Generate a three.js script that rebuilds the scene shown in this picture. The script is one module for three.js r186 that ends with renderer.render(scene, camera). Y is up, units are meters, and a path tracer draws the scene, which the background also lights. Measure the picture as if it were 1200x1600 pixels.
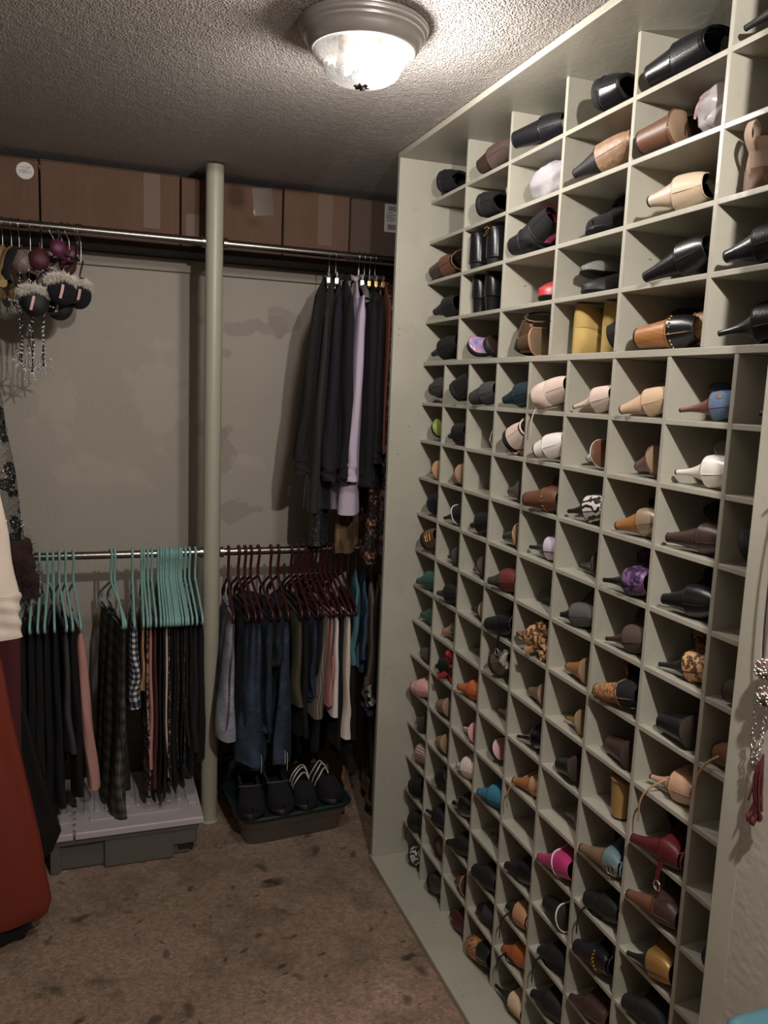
import * as THREE from 'three';
import { mergeGeometries } from 'three/addons/utils/BufferGeometryUtils.js';
import { RoundedBoxGeometry } from 'three/addons/geometries/RoundedBoxGeometry.js';

// ---------- camera, lamps, exposure ----------
const scene = new THREE.Scene();
scene.background = new THREE.Color(0x000000);
const camera = new THREE.PerspectiveCamera(63.573, 3 / 4, 0.05, 30);
camera.position.set(-1.0069, 1.5981, 2.4687);
camera.rotation.order = 'YXZ';
camera.rotation.set(-0.1453, -0.3474, 0.0402);
const renderer = new THREE.WebGLRenderer({ antialias: true });
renderer.toneMapping = THREE.LinearToneMapping;
renderer.toneMappingExposure = 1.12;
renderer.shadowMap.enabled = true;
const LAMP = { color: new THREE.Color(1, 0.945, 0.89), near: 1.3, far: 5.2 };   // the lamp in view, the lamp behind the photographer

// ---------- helpers ----------
function rng(seed) { let a = seed >>> 0; return () => { a |= 0; a = (a + 0x6d2b79f5) | 0; let t = Math.imul(a ^ (a >>> 15), 1 | a); t = (t + Math.imul(t ^ (t >>> 7), 61 | t)) ^ t; return ((t ^ (t >>> 14)) >>> 0) / 4294967296; }; }
const sm = (a, b, x) => { const t = Math.min(1, Math.max(0, (x - a) / (b - a))); return t * t * (3 - 2 * t); };
const mix = (a, b, t) => a + (b - a) * t;
const table = (pts, x) => { for (let i = 1; i < pts.length; i++) if (x <= pts[i][0]) { const t = (x - pts[i - 1][0]) / (pts[i][0] - pts[i - 1][0]); return mix(pts[i - 1][1], pts[i][1], t); } return pts[pts.length - 1][1]; };
const rad = (d) => (d * Math.PI) / 180;
const used = {};
function numbered(n) { const k = (used[n] = (used[n] ?? -1) + 1); return k ? `${n}_${String(k).padStart(3, '0')}` : n; }
function mesh(name, geo, material, parent) {
  const m = new THREE.Mesh(geo, material);
  m.castShadow = m.receiveShadow = true;
  m.name = parent ? name : numbered(name);
  (parent ?? scene).add(m);
  return m;
}
function tag(o, label, category, group) { o.userData = { label, category }; if (group) o.userData.group = group; return o; }
function thing(name, label, category, pos = [0, 0, 0], group) {
  const g = new THREE.Group(); g.name = numbered(name); g.position.set(...pos); scene.add(g);
  return tag(g, label, category, group);
}
function struct(name, geo, material) { const m = mesh(name, geo, material); m.userData = { kind: 'structure' }; return m; }
function copyOf(src, label, pos) { const c = src.clone(); c.name = numbered(src.name.replace(/_\d+$/, '')); c.position.set(...pos); c.userData = { ...src.userData, label }; scene.add(c); return c; }

function metricUV(g) {
  if (g.index) g = g.toNonIndexed();
  const p = g.attributes.position, n = g.attributes.normal, uv = new Float32Array(p.count * 2);
  for (let i = 0; i < p.count; i++) {
    const ax = Math.abs(n.getX(i)), ay = Math.abs(n.getY(i)), az = Math.abs(n.getZ(i));
    const u = ax >= ay && ax >= az ? p.getZ(i) : p.getX(i), v = ay > ax && ay > az ? p.getZ(i) : p.getY(i);
    uv[i * 2] = u; uv[i * 2 + 1] = v;
  }
  g.setAttribute('uv', new THREE.BufferAttribute(uv, 2));
  return g;
}
// a box between two corners, edges softened by r
function slab(x0, x1, y0, y1, z0, z1, r = 0) {
  const w = x1 - x0, h = y1 - y0, d = z1 - z0;
  const g = r ? new RoundedBoxGeometry(w, h, d, 2, Math.min(r, w / 2.01, h / 2.01, d / 2.01)) : new THREE.BoxGeometry(w, h, d);
  g.translate((x0 + x1) / 2, (y0 + y1) / 2, (z0 + z1) / 2);
  return metricUV(g);
}
// fn(u, v) -> [x, y, z, s, t]; nu by nv cells
function gridGeo(us, vs, fn, flip) {
  const nu = us.length, nv = vs.length, pos = [], uv = [], idx = [];
  for (const v of vs) for (const u of us) { const q = fn(u, v); pos.push(q[0], q[1], q[2]); uv.push(q[3] ?? u, q[4] ?? v); }
  for (let j = 0; j < nv - 1; j++) for (let i = 0; i < nu - 1; i++) {
    const a = j * nu + i, b = a + 1, c = a + nu, d = c + 1;
    if (flip) idx.push(a, c, b, b, c, d); else idx.push(a, b, c, b, d, c);
  }
  const g = new THREE.BufferGeometry();
  g.setAttribute('position', new THREE.Float32BufferAttribute(pos, 3));
  g.setAttribute('uv', new THREE.Float32BufferAttribute(uv, 2));
  g.setIndex(idx); g.computeVertexNormals();
  return g;
}
// closed rings joined into a tube; caps at the ends when asked
function loft(rings, cap0 = true, cap1 = true) {
  const n = rings[0].length, pos = [], uv = [], idx = [];
  let v = 0;
  rings.forEach((r, j) => {
    if (j) v += Math.hypot(r[0][0] - rings[j - 1][0][0], r[0][1] - rings[j - 1][0][1], r[0][2] - rings[j - 1][0][2]);
    let u = 0;
    for (let i = 0; i <= n; i++) { const q = r[i % n]; if (i) { const p = r[i - 1]; u += Math.hypot(q[0] - p[0], q[1] - p[1], q[2] - p[2]); } pos.push(q[0], q[1], q[2]); uv.push(u, v); }
  });
  const m = n + 1;
  for (let j = 0; j < rings.length - 1; j++) for (let i = 0; i < n; i++) { const a = j * m + i, b = a + 1, c = a + m, d = c + 1; idx.push(a, c, b, b, c, d); }
  const cap = (j, f) => {
    const c = [0, 0, 0]; rings[j].forEach((q) => { for (let k = 0; k < 3; k++) c[k] += q[k] / n; });
    const base = pos.length / 3; pos.push(...c); uv.push(0, 0);
    rings[j].forEach((q) => { pos.push(...q); uv.push(q[0] - c[0], q[2] - c[2]); });
    for (let i = 0; i < n; i++) f ? idx.push(base, base + 1 + i, base + 1 + ((i + 1) % n)) : idx.push(base, base + 1 + ((i + 1) % n), base + 1 + i);
  };
  if (cap0) cap(0, true); if (cap1) cap(rings.length - 1, false);
  const g = new THREE.BufferGeometry();
  g.setAttribute('position', new THREE.Float32BufferAttribute(pos, 3));
  g.setAttribute('uv', new THREE.Float32BufferAttribute(uv, 2));
  g.setIndex(idx); g.computeVertexNormals();
  const nn = g.attributes.normal;   // close the seam
  for (let j = 0; j < rings.length; j++) { const a = j * m, b = a + n; const x = nn.getX(a) + nn.getX(b), y = nn.getY(a) + nn.getY(b), z = nn.getZ(a) + nn.getZ(b), l = Math.hypot(x, y, z) || 1; nn.setXYZ(a, x / l, y / l, z / l); nn.setXYZ(b, x / l, y / l, z / l); }
  return g;
}
const merge = (list) => mergeGeometries(list.map((g) => { const q = g.index ? g.toNonIndexed() : g; for (const k of Object.keys(q.attributes)) if (!['position', 'normal', 'uv'].includes(k)) q.deleteAttribute(k); return q; }));
const V = (x, y, z) => new THREE.Vector3(x, y, z);
function tube(pts, r, seg = 24, rs = 8, closed = false, tension = 0.5) {
  const c = new THREE.CatmullRomCurve3(pts.map((p) => V(...p)), closed, 'catmullrom', tension);
  return new THREE.TubeGeometry(c, seg, r, rs, closed);
}
// a tube with flat or rounded ends closed
function rodGeo(a, b, r, n = 20) {
  const d = V(...b).sub(V(...a)), g = new THREE.CylinderGeometry(r, r, d.length(), n);
  g.applyQuaternion(new THREE.Quaternion().setFromUnitVectors(V(0, 1, 0), d.clone().normalize()));
  g.translate((a[0] + b[0]) / 2, (a[1] + b[1]) / 2, (a[2] + b[2]) / 2);
  return g;
}
// a flat ribbon following points; width across direction w
function ribbon(pts, width, thick, across) {
  const c = new THREE.CatmullRomCurve3(pts.map((p) => V(...p))), n = Math.max(12, pts.length * 6), rings = [];
  for (let i = 0; i <= n; i++) {
    const p = c.getPoint(i / n), t = c.getTangent(i / n), w = V(...across), nrm = new THREE.Vector3().crossVectors(t, w).normalize(), s = new THREE.Vector3().crossVectors(nrm, t).normalize();
    rings.push([[1, 1], [-1, 1], [-1, -1], [1, -1]].map(([a, b]) => [p.x + s.x * a * width / 2 + nrm.x * b * thick / 2, p.y + s.y * a * width / 2 + nrm.y * b * thick / 2, p.z + s.z * a * width / 2 + nrm.z * b * thick / 2]));
  }
  return loft(rings);
}

// ---------- noise and computed textures ----------
const PERM = (() => { const r = rng(7), p = Array.from({ length: 256 }, (_, i) => i); for (let i = 255; i > 0; i--) { const j = Math.floor(r() * (i + 1)); [p[i], p[j]] = [p[j], p[i]]; } return p; })();
const VAL = (() => { const r = rng(11); return Array.from({ length: 256 }, () => r()); })();
function vnoise(x, y, per) {
  const X = Math.floor(x), Y = Math.floor(y), fx = x - X, fy = y - Y, w = (a) => ((a % per) + per) % per;
  const h = (i, j) => VAL[PERM[(PERM[w(i) & 255] + w(j)) & 255]], ux = fx * fx * (3 - 2 * fx), uy = fy * fy * (3 - 2 * fy);
  return mix(mix(h(X, Y), h(X + 1, Y), ux), mix(h(X, Y + 1), h(X + 1, Y + 1), ux), uy);
}
function fbm(u, v, f, oct = 4) { let s = 0, a = 0.5, n = 0; for (let o = 0; o < oct; o++) { s += a * vnoise(u * f + o * 17, v * f + o * 31, f); n += a; a *= 0.5; f *= 2; } return s / n; }
function tex(size, metres, fn, srgb = true) {
  const [w, h] = Array.isArray(size) ? size : [size, size], data = new Uint8Array(w * h * 4);
  for (let y = 0; y < h; y++) for (let x = 0; x < w; x++) {
    const c = fn((x + 0.5) / w, (y + 0.5) / h), o = (y * w + x) * 4;
    for (let k = 0; k < 3; k++) data[o + k] = Math.max(0, Math.min(255, Math.round((Array.isArray(c) ? c[k] : c) * 255)));
    data[o + 3] = 255;
  }
  const t = new THREE.DataTexture(data, w, h);
  t.wrapS = t.wrapT = THREE.RepeatWrapping; t.magFilter = THREE.LinearFilter; t.minFilter = THREE.LinearMipmapLinearFilter; t.generateMipmaps = true;
  const [mu, mv] = Array.isArray(metres) ? metres : [metres, metres];
  t.repeat.set(1 / mu, 1 / mv);
  if (srgb) t.colorSpace = THREE.SRGBColorSpace;
  t.needsUpdate = true;
  return t;
}
const hex = (h) => [(h >> 16) / 255, ((h >> 8) & 255) / 255, (h & 255) / 255];
const mix3 = (a, b, t) => [mix(a[0], b[0], t), mix(a[1], b[1], t), mix(a[2], b[2], t)];
const mats = {};
function M(color, rough = 0.6, extra = {}) {
  const k = JSON.stringify([color, rough, Object.entries(extra).map(([a, b]) => [a, b?.uuid ?? b])]);
  return (mats[k] ??= new THREE.MeshPhysicalMaterial({ color, roughness: rough, side: THREE.DoubleSide, ...extra }));
}
const spots = (seed, n) => { const r = rng(seed); return Array.from({ length: n }, () => [r(), r(), r(), r()]); };
const torus2 = (u, v, a, b) => { let x = Math.abs(u - a), y = Math.abs(v - b); x = Math.min(x, 1 - x); y = Math.min(y, 1 - y); return [x, y]; };
const T = {};
const grainBump = tex(256, 0.05, (u, v) => 0.5 * vnoise(u * 64, v * 64, 64) + 0.5 * vnoise(u * 24, v * 24, 24), false);
const weaveBump = tex(128, 0.02, (u, v) => 0.5 + 0.25 * Math.sin(u * 2 * Math.PI * 16) * Math.cos(v * 2 * Math.PI * 8) + 0.25 * Math.sin(v * 2 * Math.PI * 16), false);
const paintBump = tex(512, 0.6, (u, v) => 0.55 * fbm(u, v, 8, 3) + 0.45 * fbm(u, v, 64, 2), false);
const chips = spots(41, 26);
T.paint = tex(512, 1.1, (u, v) => { for (const [a, b, s] of chips) { const [x, y] = torus2(u, v, a, b); if (Math.hypot(x, y * (1 + 2 * s)) < 0.0012 + 0.002 * s) return hex(0x5d574c); } return mix3(hex(0xb2aea0), hex(0xa5a193), sm(0.3, 0.75, fbm(u, v, 6, 4)) * 0.7 + 0.3 * sm(0.66, 0.72, fbm(u, v, 24, 3))); });
T.wall = (() => {   // painted plaster with patched areas
  const patches = [[-0.42, 1.82, 0.16, 0.035, 0], [-0.27, 1.85, 0.09, 0.05, 0], [-0.5, 1.72, 0.05, 0.03, 0], [-0.56, 1.4, 0.08, 0.05, 0], [-0.5, 1.36, 0.05, 0.08, 0], [-0.4, 1.3, 0.06, 0.04, 1], [-0.75, 1.55, 0.1, 0.16, 1], [-1.1, 1.5, 0.07, 0.12, 1], [-0.45, 1.1, 0.1, 0.04, 0], [-0.95, 1.25, 0.15, 0.06, 1]];
  return tex([1024, 1024], [2.4, 2.4], (u, v) => {
    let c = mix3(hex(0xb2a99d), hex(0xa59c90), fbm(u, v, 7, 4));
    for (const [px, py, rx, ry, pale] of patches) { const [x, y] = torus2(u, v, ((px / 2.4) % 1 + 1) % 1, py / 2.4); if (x * 2.4 > rx * 2 || y * 2.4 > ry * 2) continue; const d = Math.hypot(x * 2.4 / rx, y * 2.4 / ry) + (fbm(u, v, 40, 3) - 0.5) * 2.2; c = mix3(c, pale ? hex(0xbdb4a8) : hex(0x8f857c), (pale ? 0.4 : 0.5) * (1 - sm(0.75, pale ? 1.2 : 0.9, d))); }
    return c;
  });
})();
T.carpet = (() => {
  const sp = spots(23, 430), near = Array.from({ length: 400 }, () => []);
  for (const q of sp) for (let i = -1; i <= 1; i++) for (let j = -1; j <= 1; j++) { const a = Math.floor(q[0] * 20) + i, b = Math.floor(q[1] * 20) + j; if (a >= 0 && b >= 0 && a < 20 && b < 20) near[b * 20 + a].push(q); }
  return tex([2048, 2048], [2.6, 2.6], (u, v) => {
    const n = fbm(u, v, 10, 5), f = vnoise(u * 256, v * 256, 256) * 0.6 + vnoise(u * 512, v * 512, 512) * 0.4;
    let c = mix3(hex(0xb39484), hex(0x977a6b), sm(0.25, 0.8, n));
    c = mix3(c, hex(0x8a7862), 0.6 * sm(0.4, 0.7, fbm(v, u, 3, 3)));
    c = c.map((k) => k * (1 - 0.13 * sm(0.48, 0.7, fbm(v, u, 26, 4))));
    c = c.map((k) => k * (0.82 + 0.36 * f));
    for (const [a, b, s, q] of near[Math.floor(v * 20) * 20 + Math.floor(u * 20)]) {
      const th = q * 3.14, dx = (u - a), dy = (v - b), p = dx * Math.cos(th) + dy * Math.sin(th), r = -dx * Math.sin(th) + dy * Math.cos(th), L = 0.0035 + 0.016 * s * s * s;
      const d = Math.hypot(p / L, r / (L * 0.45)) + (fbm(u, v, 90, 3) - 0.5) * 1.8;
      c = c.map((k) => k * (1 - (0.28 + 0.34 * q) * (1 - sm(0.15, 1.3, d)) * (0.45 + 0.65 * f)));
    }
    return c;
  });
})();
const carpetBump = tex(1024, 0.5, (u, v) => 0.5 * vnoise(u * 200, v * 200, 200) + 0.3 * vnoise(u * 90, v * 90, 90) + 0.2 * fbm(u, v, 12, 3), false);
const popcornBump = (() => {   // sprayed ceiling: many small rounded crumbs on a smooth coat
  const N = 96, r = rng(31), cells = Array.from({ length: N * N }, () => [r(), r(), 0.22 + 0.36 * r(), 0.35 + 0.55 * r()]);
  return tex(1024, 0.5, (u, v) => {
    const x = u * N, y = v * N, X = Math.floor(x), Y = Math.floor(y); let h = 0;
    for (let j = -1; j <= 1; j++) for (let i = -1; i <= 1; i++) {
      const a = ((X + i) % N + N) % N, b = ((Y + j) % N + N) % N, c = cells[b * N + a], d = Math.hypot(X + i + c[0] - x, Y + j + c[1] - y) / c[2];
      if (d < 1) h = Math.max(h, c[3] * Math.sqrt(1 - d * d));
    }
    return 0.75 * h + 0.25 * fbm(u, v, 32, 3);
  }, false);
})();
T.cardboard = tex([256, 256], [0.5, 0.5], (u, v) => mix3(hex(0x6e5242), hex(0x5d4436), 0.6 * fbm(u, v, 8, 4) + 0.4 * vnoise(u * 128, v * 4, 128)));
T.leopard = (() => { const sp = spots(3, 34); return tex(256, 0.055, (u, v) => {
  let c = mix3(hex(0xd0a57a), hex(0xb88a5e), fbm(u, v, 6, 3)); const w = (fbm(u, v, 20, 2) - 0.5) * 0.6;
  for (const [a, b, s] of sp) { const [x, y] = torus2(u, v, a, b), d = Math.hypot(x, y) / (0.055 + 0.03 * s) + w; if (d < 1) c = d > 0.5 ? hex(0x2a1a12) : hex(0x8a5a34); }
  return c; }); })();
T.zebra = tex(256, 0.09, (u, v) => (Math.sin((u * 4 + 1.4 * fbm(u, v, 4, 3)) * 2 * Math.PI) > -0.1 ? hex(0xd8d2ca) : hex(0x1c1a1a)));
T.snake = tex(256, 0.03, (u, v) => { const x = u * 6, y = v * 6, a = Math.abs(((x + y) % 1) - 0.5), b = Math.abs((((x - y) % 1) + 1) % 1 - 0.5), e = Math.max(a, b); return mix3(mix3(hex(0xbfa183), hex(0x8a6a50), fbm(u, v, 4, 3)), hex(0x4a3428), sm(0.38, 0.48, e)); });
T.denim = tex(256, 0.04, (u, v) => mix3(hex(0x6f86a3), hex(0x3d4f6b), 0.5 * vnoise(u * 90, v * 12, 90) + 0.3 * vnoise(u * 12, v * 120, 120) + 0.2 * fbm(u, v, 4, 3)));
T.jean = tex(256, 0.25, (u, v) => mix3(hex(0x56698a), hex(0x2b3547), 0.55 * sm(0.2, 0.8, fbm(u, v, 6, 4)) + 0.45 * vnoise(u * 8, v * 120, 120)));
T.floral = tex(256, 0.07, (u, v) => { const n = fbm(u, v, 7, 3), m = fbm(v, u, 9, 2); return n > 0.58 ? hex(0x7d5a84) : m > 0.56 ? hex(0x2c2440) : hex(0x463052); });
T.cork = tex(256, 0.06, (u, v) => mix3(hex(0xb98a5c), hex(0x6d4528), sm(0.45, 0.62, vnoise(u * 30, v * 20, 600) * 0.6 + fbm(u, v, 12, 2) * 0.4)));
T.wood = tex(256, [0.03, 0.2], (u, v) => mix3(hex(0xb98450), hex(0x8f5c32), 0.7 * vnoise(u * 14, v * 2, 14) + 0.3 * fbm(u, v, 8, 3)));
T.mesh = tex(128, 0.012, (u, v) => { const d = Math.hypot(((u * 3) % 1) - 0.5, ((v * 3) % 1) - 0.5); return d < 0.28 ? hex(0x2a1c10) : hex(0xb98f52); });
T.glitter = tex(256, 0.05, (u, v) => mix3(hex(0x8f7a62), hex(0xefe2cc), Math.pow(vnoise(u * 120, v * 120, 120), 3)));
T.iris = tex(128, 0.1, (u, v) => { const n = fbm(u, v, 5, 3); return mix3(mix3(hex(0x5f7fc0), hex(0xb08ab8), sm(0.3, 0.6, n)), hex(0xd89a9a), sm(0.58, 0.75, n)); });
T.stripe = tex(64, 0.03, (u) => ((u * 3) % 1 < 0.5 ? hex(0xc9b3a6) : hex(0x8a6f70)));
T.weave = tex(64, 0.012, (u, v) => (((Math.floor(u * 4) + Math.floor(v * 4)) & 1) ? hex(0x8d8884) : hex(0x2c2a2c)));
T.plaid = tex(128, 0.09, (u, v) => { const a = (u * 2) % 1, b = (v * 2) % 1; let c = hex(0x4a453c); if (a < 0.35) c = mix3(c, hex(0x1b1a18), 0.55); if (b < 0.35) c = mix3(c, hex(0x1b1a18), 0.55); if (Math.abs(a - 0.68) < 0.03 || Math.abs(b - 0.68) < 0.03) c = mix3(c, hex(0x8d8676), 0.6); return c; });
T.check = tex(64, 0.02, (u, v) => { const a = u < 0.5, b = v < 0.5; return a && b ? hex(0x14141c) : a || b ? hex(0x5a5e70) : hex(0xcfcbc8); });
T.paisley = tex(256, 0.16, (u, v) => { const n = fbm(u, v, 9, 3); return n > 0.6 ? hex(0xa48a78) : n > 0.52 ? hex(0x4d2f2c) : n < 0.36 ? hex(0x6a6f86) : hex(0x191519); });
T.sparkle = tex(256, 0.14, (u, v) => { const n = vnoise(u * 70, v * 70, 70); return n > 0.86 ? hex(0xd9d4cc) : mix3(hex(0x121214), hex(0x2a2a2c), n); });
T.bronzeleaf = tex(256, 0.12, (u, v) => { const n = fbm(u, v, 14, 3); return n > 0.55 ? mix3(hex(0x6d4a3a), hex(0xb28c74), sm(0.55, 0.75, n)) : hex(0x1e1715); });
T.python = tex(256, 0.2, (u, v) => { const x = u * 22, y = v * 22, a = Math.abs(((x + y) % 1) - 0.5), b = Math.abs((((x - y) % 1) + 1) % 1 - 0.5), n = sm(0.4, 0.65, fbm(u, v, 4, 3)); return mix3(mix3(hex(0xa88d6c), hex(0x6d563f), n), hex(0x3b2c20), sm(0.36, 0.47, Math.max(a, b)) * 0.7); });
T.sequin = tex(256, 0.15, (u, v) => { const n = fbm(u, v, 6, 4), s = vnoise(u * 110, v * 110, 110); return n > 0.57 ? mix3(hex(0x9a968e), hex(0x55524c), s) : s > 0.82 ? hex(0xc9cac2) : mix3(hex(0x0e0f10), hex(0x33352f), s); });
T.pinstripe = tex(64, 0.012, (u) => (u < 0.3 ? hex(0x8a8176) : hex(0x5d564d)));

// shoe and cloth finishes by name
const plain = (c, r, e) => M(c, r, { bumpMap: grainBump, bumpScale: 0.0002, ...e });
const pat = (t, r, e) => M(0xffffff, r, { map: t, ...e });
const cloth = (c, r = 0.95, e = {}) => M(c, r, { bumpMap: weaveBump, bumpScale: 0.0003, sheen: 0.12, sheenRoughness: 0.6, sheenColor: new THREE.Color(c), ...e });
const FIN = {
  black: plain(0x1b1a1d, 0.55), blackleather: plain(0x17161a, 0.28), patent: plain(0x0f0f12, 0.08, { clearcoat: 1 }), suedeblack: cloth(0x141316), blackfur: cloth(0x121113), charcoal: cloth(0x3c3a3c), suedegrey: cloth(0x454347), mesh: cloth(0x57524f, 0.7),
  teal: plain(0x1d3039, 0.6), navy: plain(0x1c2430, 0.5), blush: cloth(0xdcc6b8), sand: cloth(0xd3b494), nude: plain(0xc29a7f, 0.4), denim: pat(T.denim, 0.9), redwood: plain(0x6d4540, 0.35), lime: plain(0x7d8c38, 0.4),
  white: plain(0xe8e2dd, 0.5), whiteleather: plain(0xe9e1da, 0.25), cream: plain(0xe0d2c6, 0.4), taupe: plain(0x8d7666, 0.5), taupebrown: plain(0x7d6650, 0.45), tan: plain(0xb58a66, 0.5), tanwood: pat(T.wood, 0.4), goldwood: plain(0x9c7c4a, 0.4), brown: plain(0x6a4633, 0.45), espresso: plain(0x3f2d29, 0.4), suedebrown: cloth(0x54423c), zebra: pat(T.zebra, 0.5),
  glitter: pat(T.glitter, 0.4, { metalness: 0.3 }), olive: plain(0x5d5540, 0.5), olivebrown: plain(0x7a6248, 0.4), gold: plain(0xb08d55, 0.35, { metalness: 0.6 }), lilac: plain(0xcfc4d6, 0.4), purple: pat(T.floral, 0.35), oxblood: plain(0x6d3430, 0.5), leopard: pat(T.leopard, 0.6), green: plain(0x2f5d50, 0.5), greenorange: plain(0x55643f, 0.5),
  orange: plain(0xb8643a, 0.5), mauve: plain(0x8a6f68, 0.45), rosemauve: plain(0x98716c, 0.45), pink: plain(0xd7a7a4, 0.5), red: plain(0x9b2f2d, 0.4), darkred: plain(0x541a20, 0.35), burgundy: plain(0x4b1f24, 0.45), aqua: plain(0x61777b, 0.4), turquoise: cloth(0x377890), hotpink: plain(0xb83a72, 0.3), goldmesh: pat(T.mesh, 0.35, { metalness: 0.5 }), goldsnake: pat(T.snake, 0.3, { metalness: 0.4 }), snake: pat(T.snake, 0.5),
  stripe: pat(T.stripe, 0.6), rust: plain(0xb0602f, 0.45), peach: plain(0xcf9a72, 0.5), cork: pat(T.cork, 0.8), beigeleather: plain(0xccb69c, 0.35), sneaker: cloth(0xb59c8a), gum: plain(0x7a5844, 0.5), redleather: plain(0xb83a41, 0.35), weave: pat(T.weave, 0.6), iris: pat(T.iris, 0.25), bronze: plain(0x6d5442, 0.3, { metalness: 0.5 }), mustard: cloth(0xb69a5c), silver: M(0xd8d6d2, 0.2, { metalness: 1 }), brass: M(0xc39a5a, 0.3, { metalness: 1 }), pinkband: plain(0xd0427a, 0.4), rubber: plain(0x111113, 0.8), insole: plain(0x8f765f, 0.6), darklining: plain(0x241f1e, 0.8), darkinsole: plain(0x3f332c, 0.6),
};
// ---------- the room ----------
const H = 2.318, FRONT = -0.106, BACK = -0.755, LEFT = -1.86, NEAR = 3.5, RIGHTBACK = 0.36;
const wallMat = M(0xffffff, 0.7, { map: T.wall, bumpMap: paintBump, bumpScale: 0.0015 });
const paintMat = M(0xffffff, 0.38, { map: T.paint, bumpMap: paintBump, bumpScale: 0.0006 });
const carpetMat = M(0xffffff, 1, { map: T.carpet, bumpMap: carpetBump, bumpScale: 0.006, sheen: 0.3, sheenColor: new THREE.Color(0x8a6f62), sheenRoughness: 0.7 });
const ceilMat = M(0xb8b0aa, 0.75, { bumpMap: popcornBump, bumpScale: 0.009 });
struct('floor', slab(LEFT - 0.1, RIGHTBACK + 0.1, -0.1, 0, BACK - 0.1, NEAR + 0.1), carpetMat);
struct('ceiling', slab(LEFT - 0.1, RIGHTBACK + 0.1, H, H + 0.1, BACK - 0.1, NEAR + 0.1), ceilMat);
struct('wall_back', slab(LEFT - 0.1, RIGHTBACK + 0.1, 0, H, BACK - 0.1, BACK), wallMat);
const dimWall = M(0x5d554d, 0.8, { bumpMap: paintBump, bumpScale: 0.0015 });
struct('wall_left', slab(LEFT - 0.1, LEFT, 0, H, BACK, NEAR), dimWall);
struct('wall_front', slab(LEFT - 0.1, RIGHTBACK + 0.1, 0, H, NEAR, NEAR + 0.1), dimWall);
struct('wall_right', slab(FRONT, RIGHTBACK + 0.1, 0, H, 1.575, NEAR), wallMat);
struct('wall_side', slab(RIGHTBACK, RIGHTBACK + 0.1, 0, H, BACK, 1.575), wallMat);
struct('baseboard_back', slab(LEFT, RIGHTBACK, 0, 0.06, BACK, BACK + 0.012, 0.004), paintMat);
struct('trim_1', slab(LEFT, RIGHTBACK, 2.0, 2.046, BACK, BACK + 0.02, 0.004), wallMat);      // cleat under the shelf

// the post that carries the rods
{
  const t = thing('support_post', 'sage painted round steel post from carpet to ceiling', 'post', [-0.6, 0, -0.426]);
  mesh('pole', new THREE.CylinderGeometry(0.0295, 0.0295, H - 0.012, 40).translate(0, (H + 0.012) / 2 - 0.006, 0), M(0xaca897, 0.4, { bumpMap: paintBump, bumpScale: 0.0006 }), t);
  mesh('base_collar', new THREE.LatheGeometry([[0.031, 0], [0.036, 0], [0.036, 0.005], [0.031, 0.012]].map((p) => new THREE.Vector2(...p)), 40), paintMat, t);
}
const chrome = M(0x96918c, 0.24, { metalness: 1, bumpMap: grainBump, bumpScale: 0.00005 });
const RODZ = -0.426, UP = 2.066, LO = 1.012;
function closetRod(x0, x1, y, label) {
  const t = thing('closet_rod', label, 'closet rod', [x0, y, RODZ]);
  mesh('bar', rodGeo([0, 0, 0], [x1 - x0, 0, 0], 0.0135, 28), chrome, t);
  mesh('end_collar', rodGeo([0, 0, 0], [0.012, 0, 0], 0.019, 28), chrome, t);
  mesh('end_collar', rodGeo([x1 - x0 - 0.012, 0, 0], [x1 - x0, 0, 0], 0.019, 28), chrome, t);
}
closetRod(LEFT, -0.63, UP, 'high chrome rod carrying wooden hangers and rhinestone tops');
closetRod(-0.57, RIGHTBACK, UP, 'high chrome rod carrying the black clothes beside the cubby wall');
closetRod(LEFT, -0.63, LO, 'low chrome rod carrying the turquoise hangers');
closetRod(-0.57, RIGHTBACK, LO, 'low chrome rod carrying the burgundy hangers');

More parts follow.
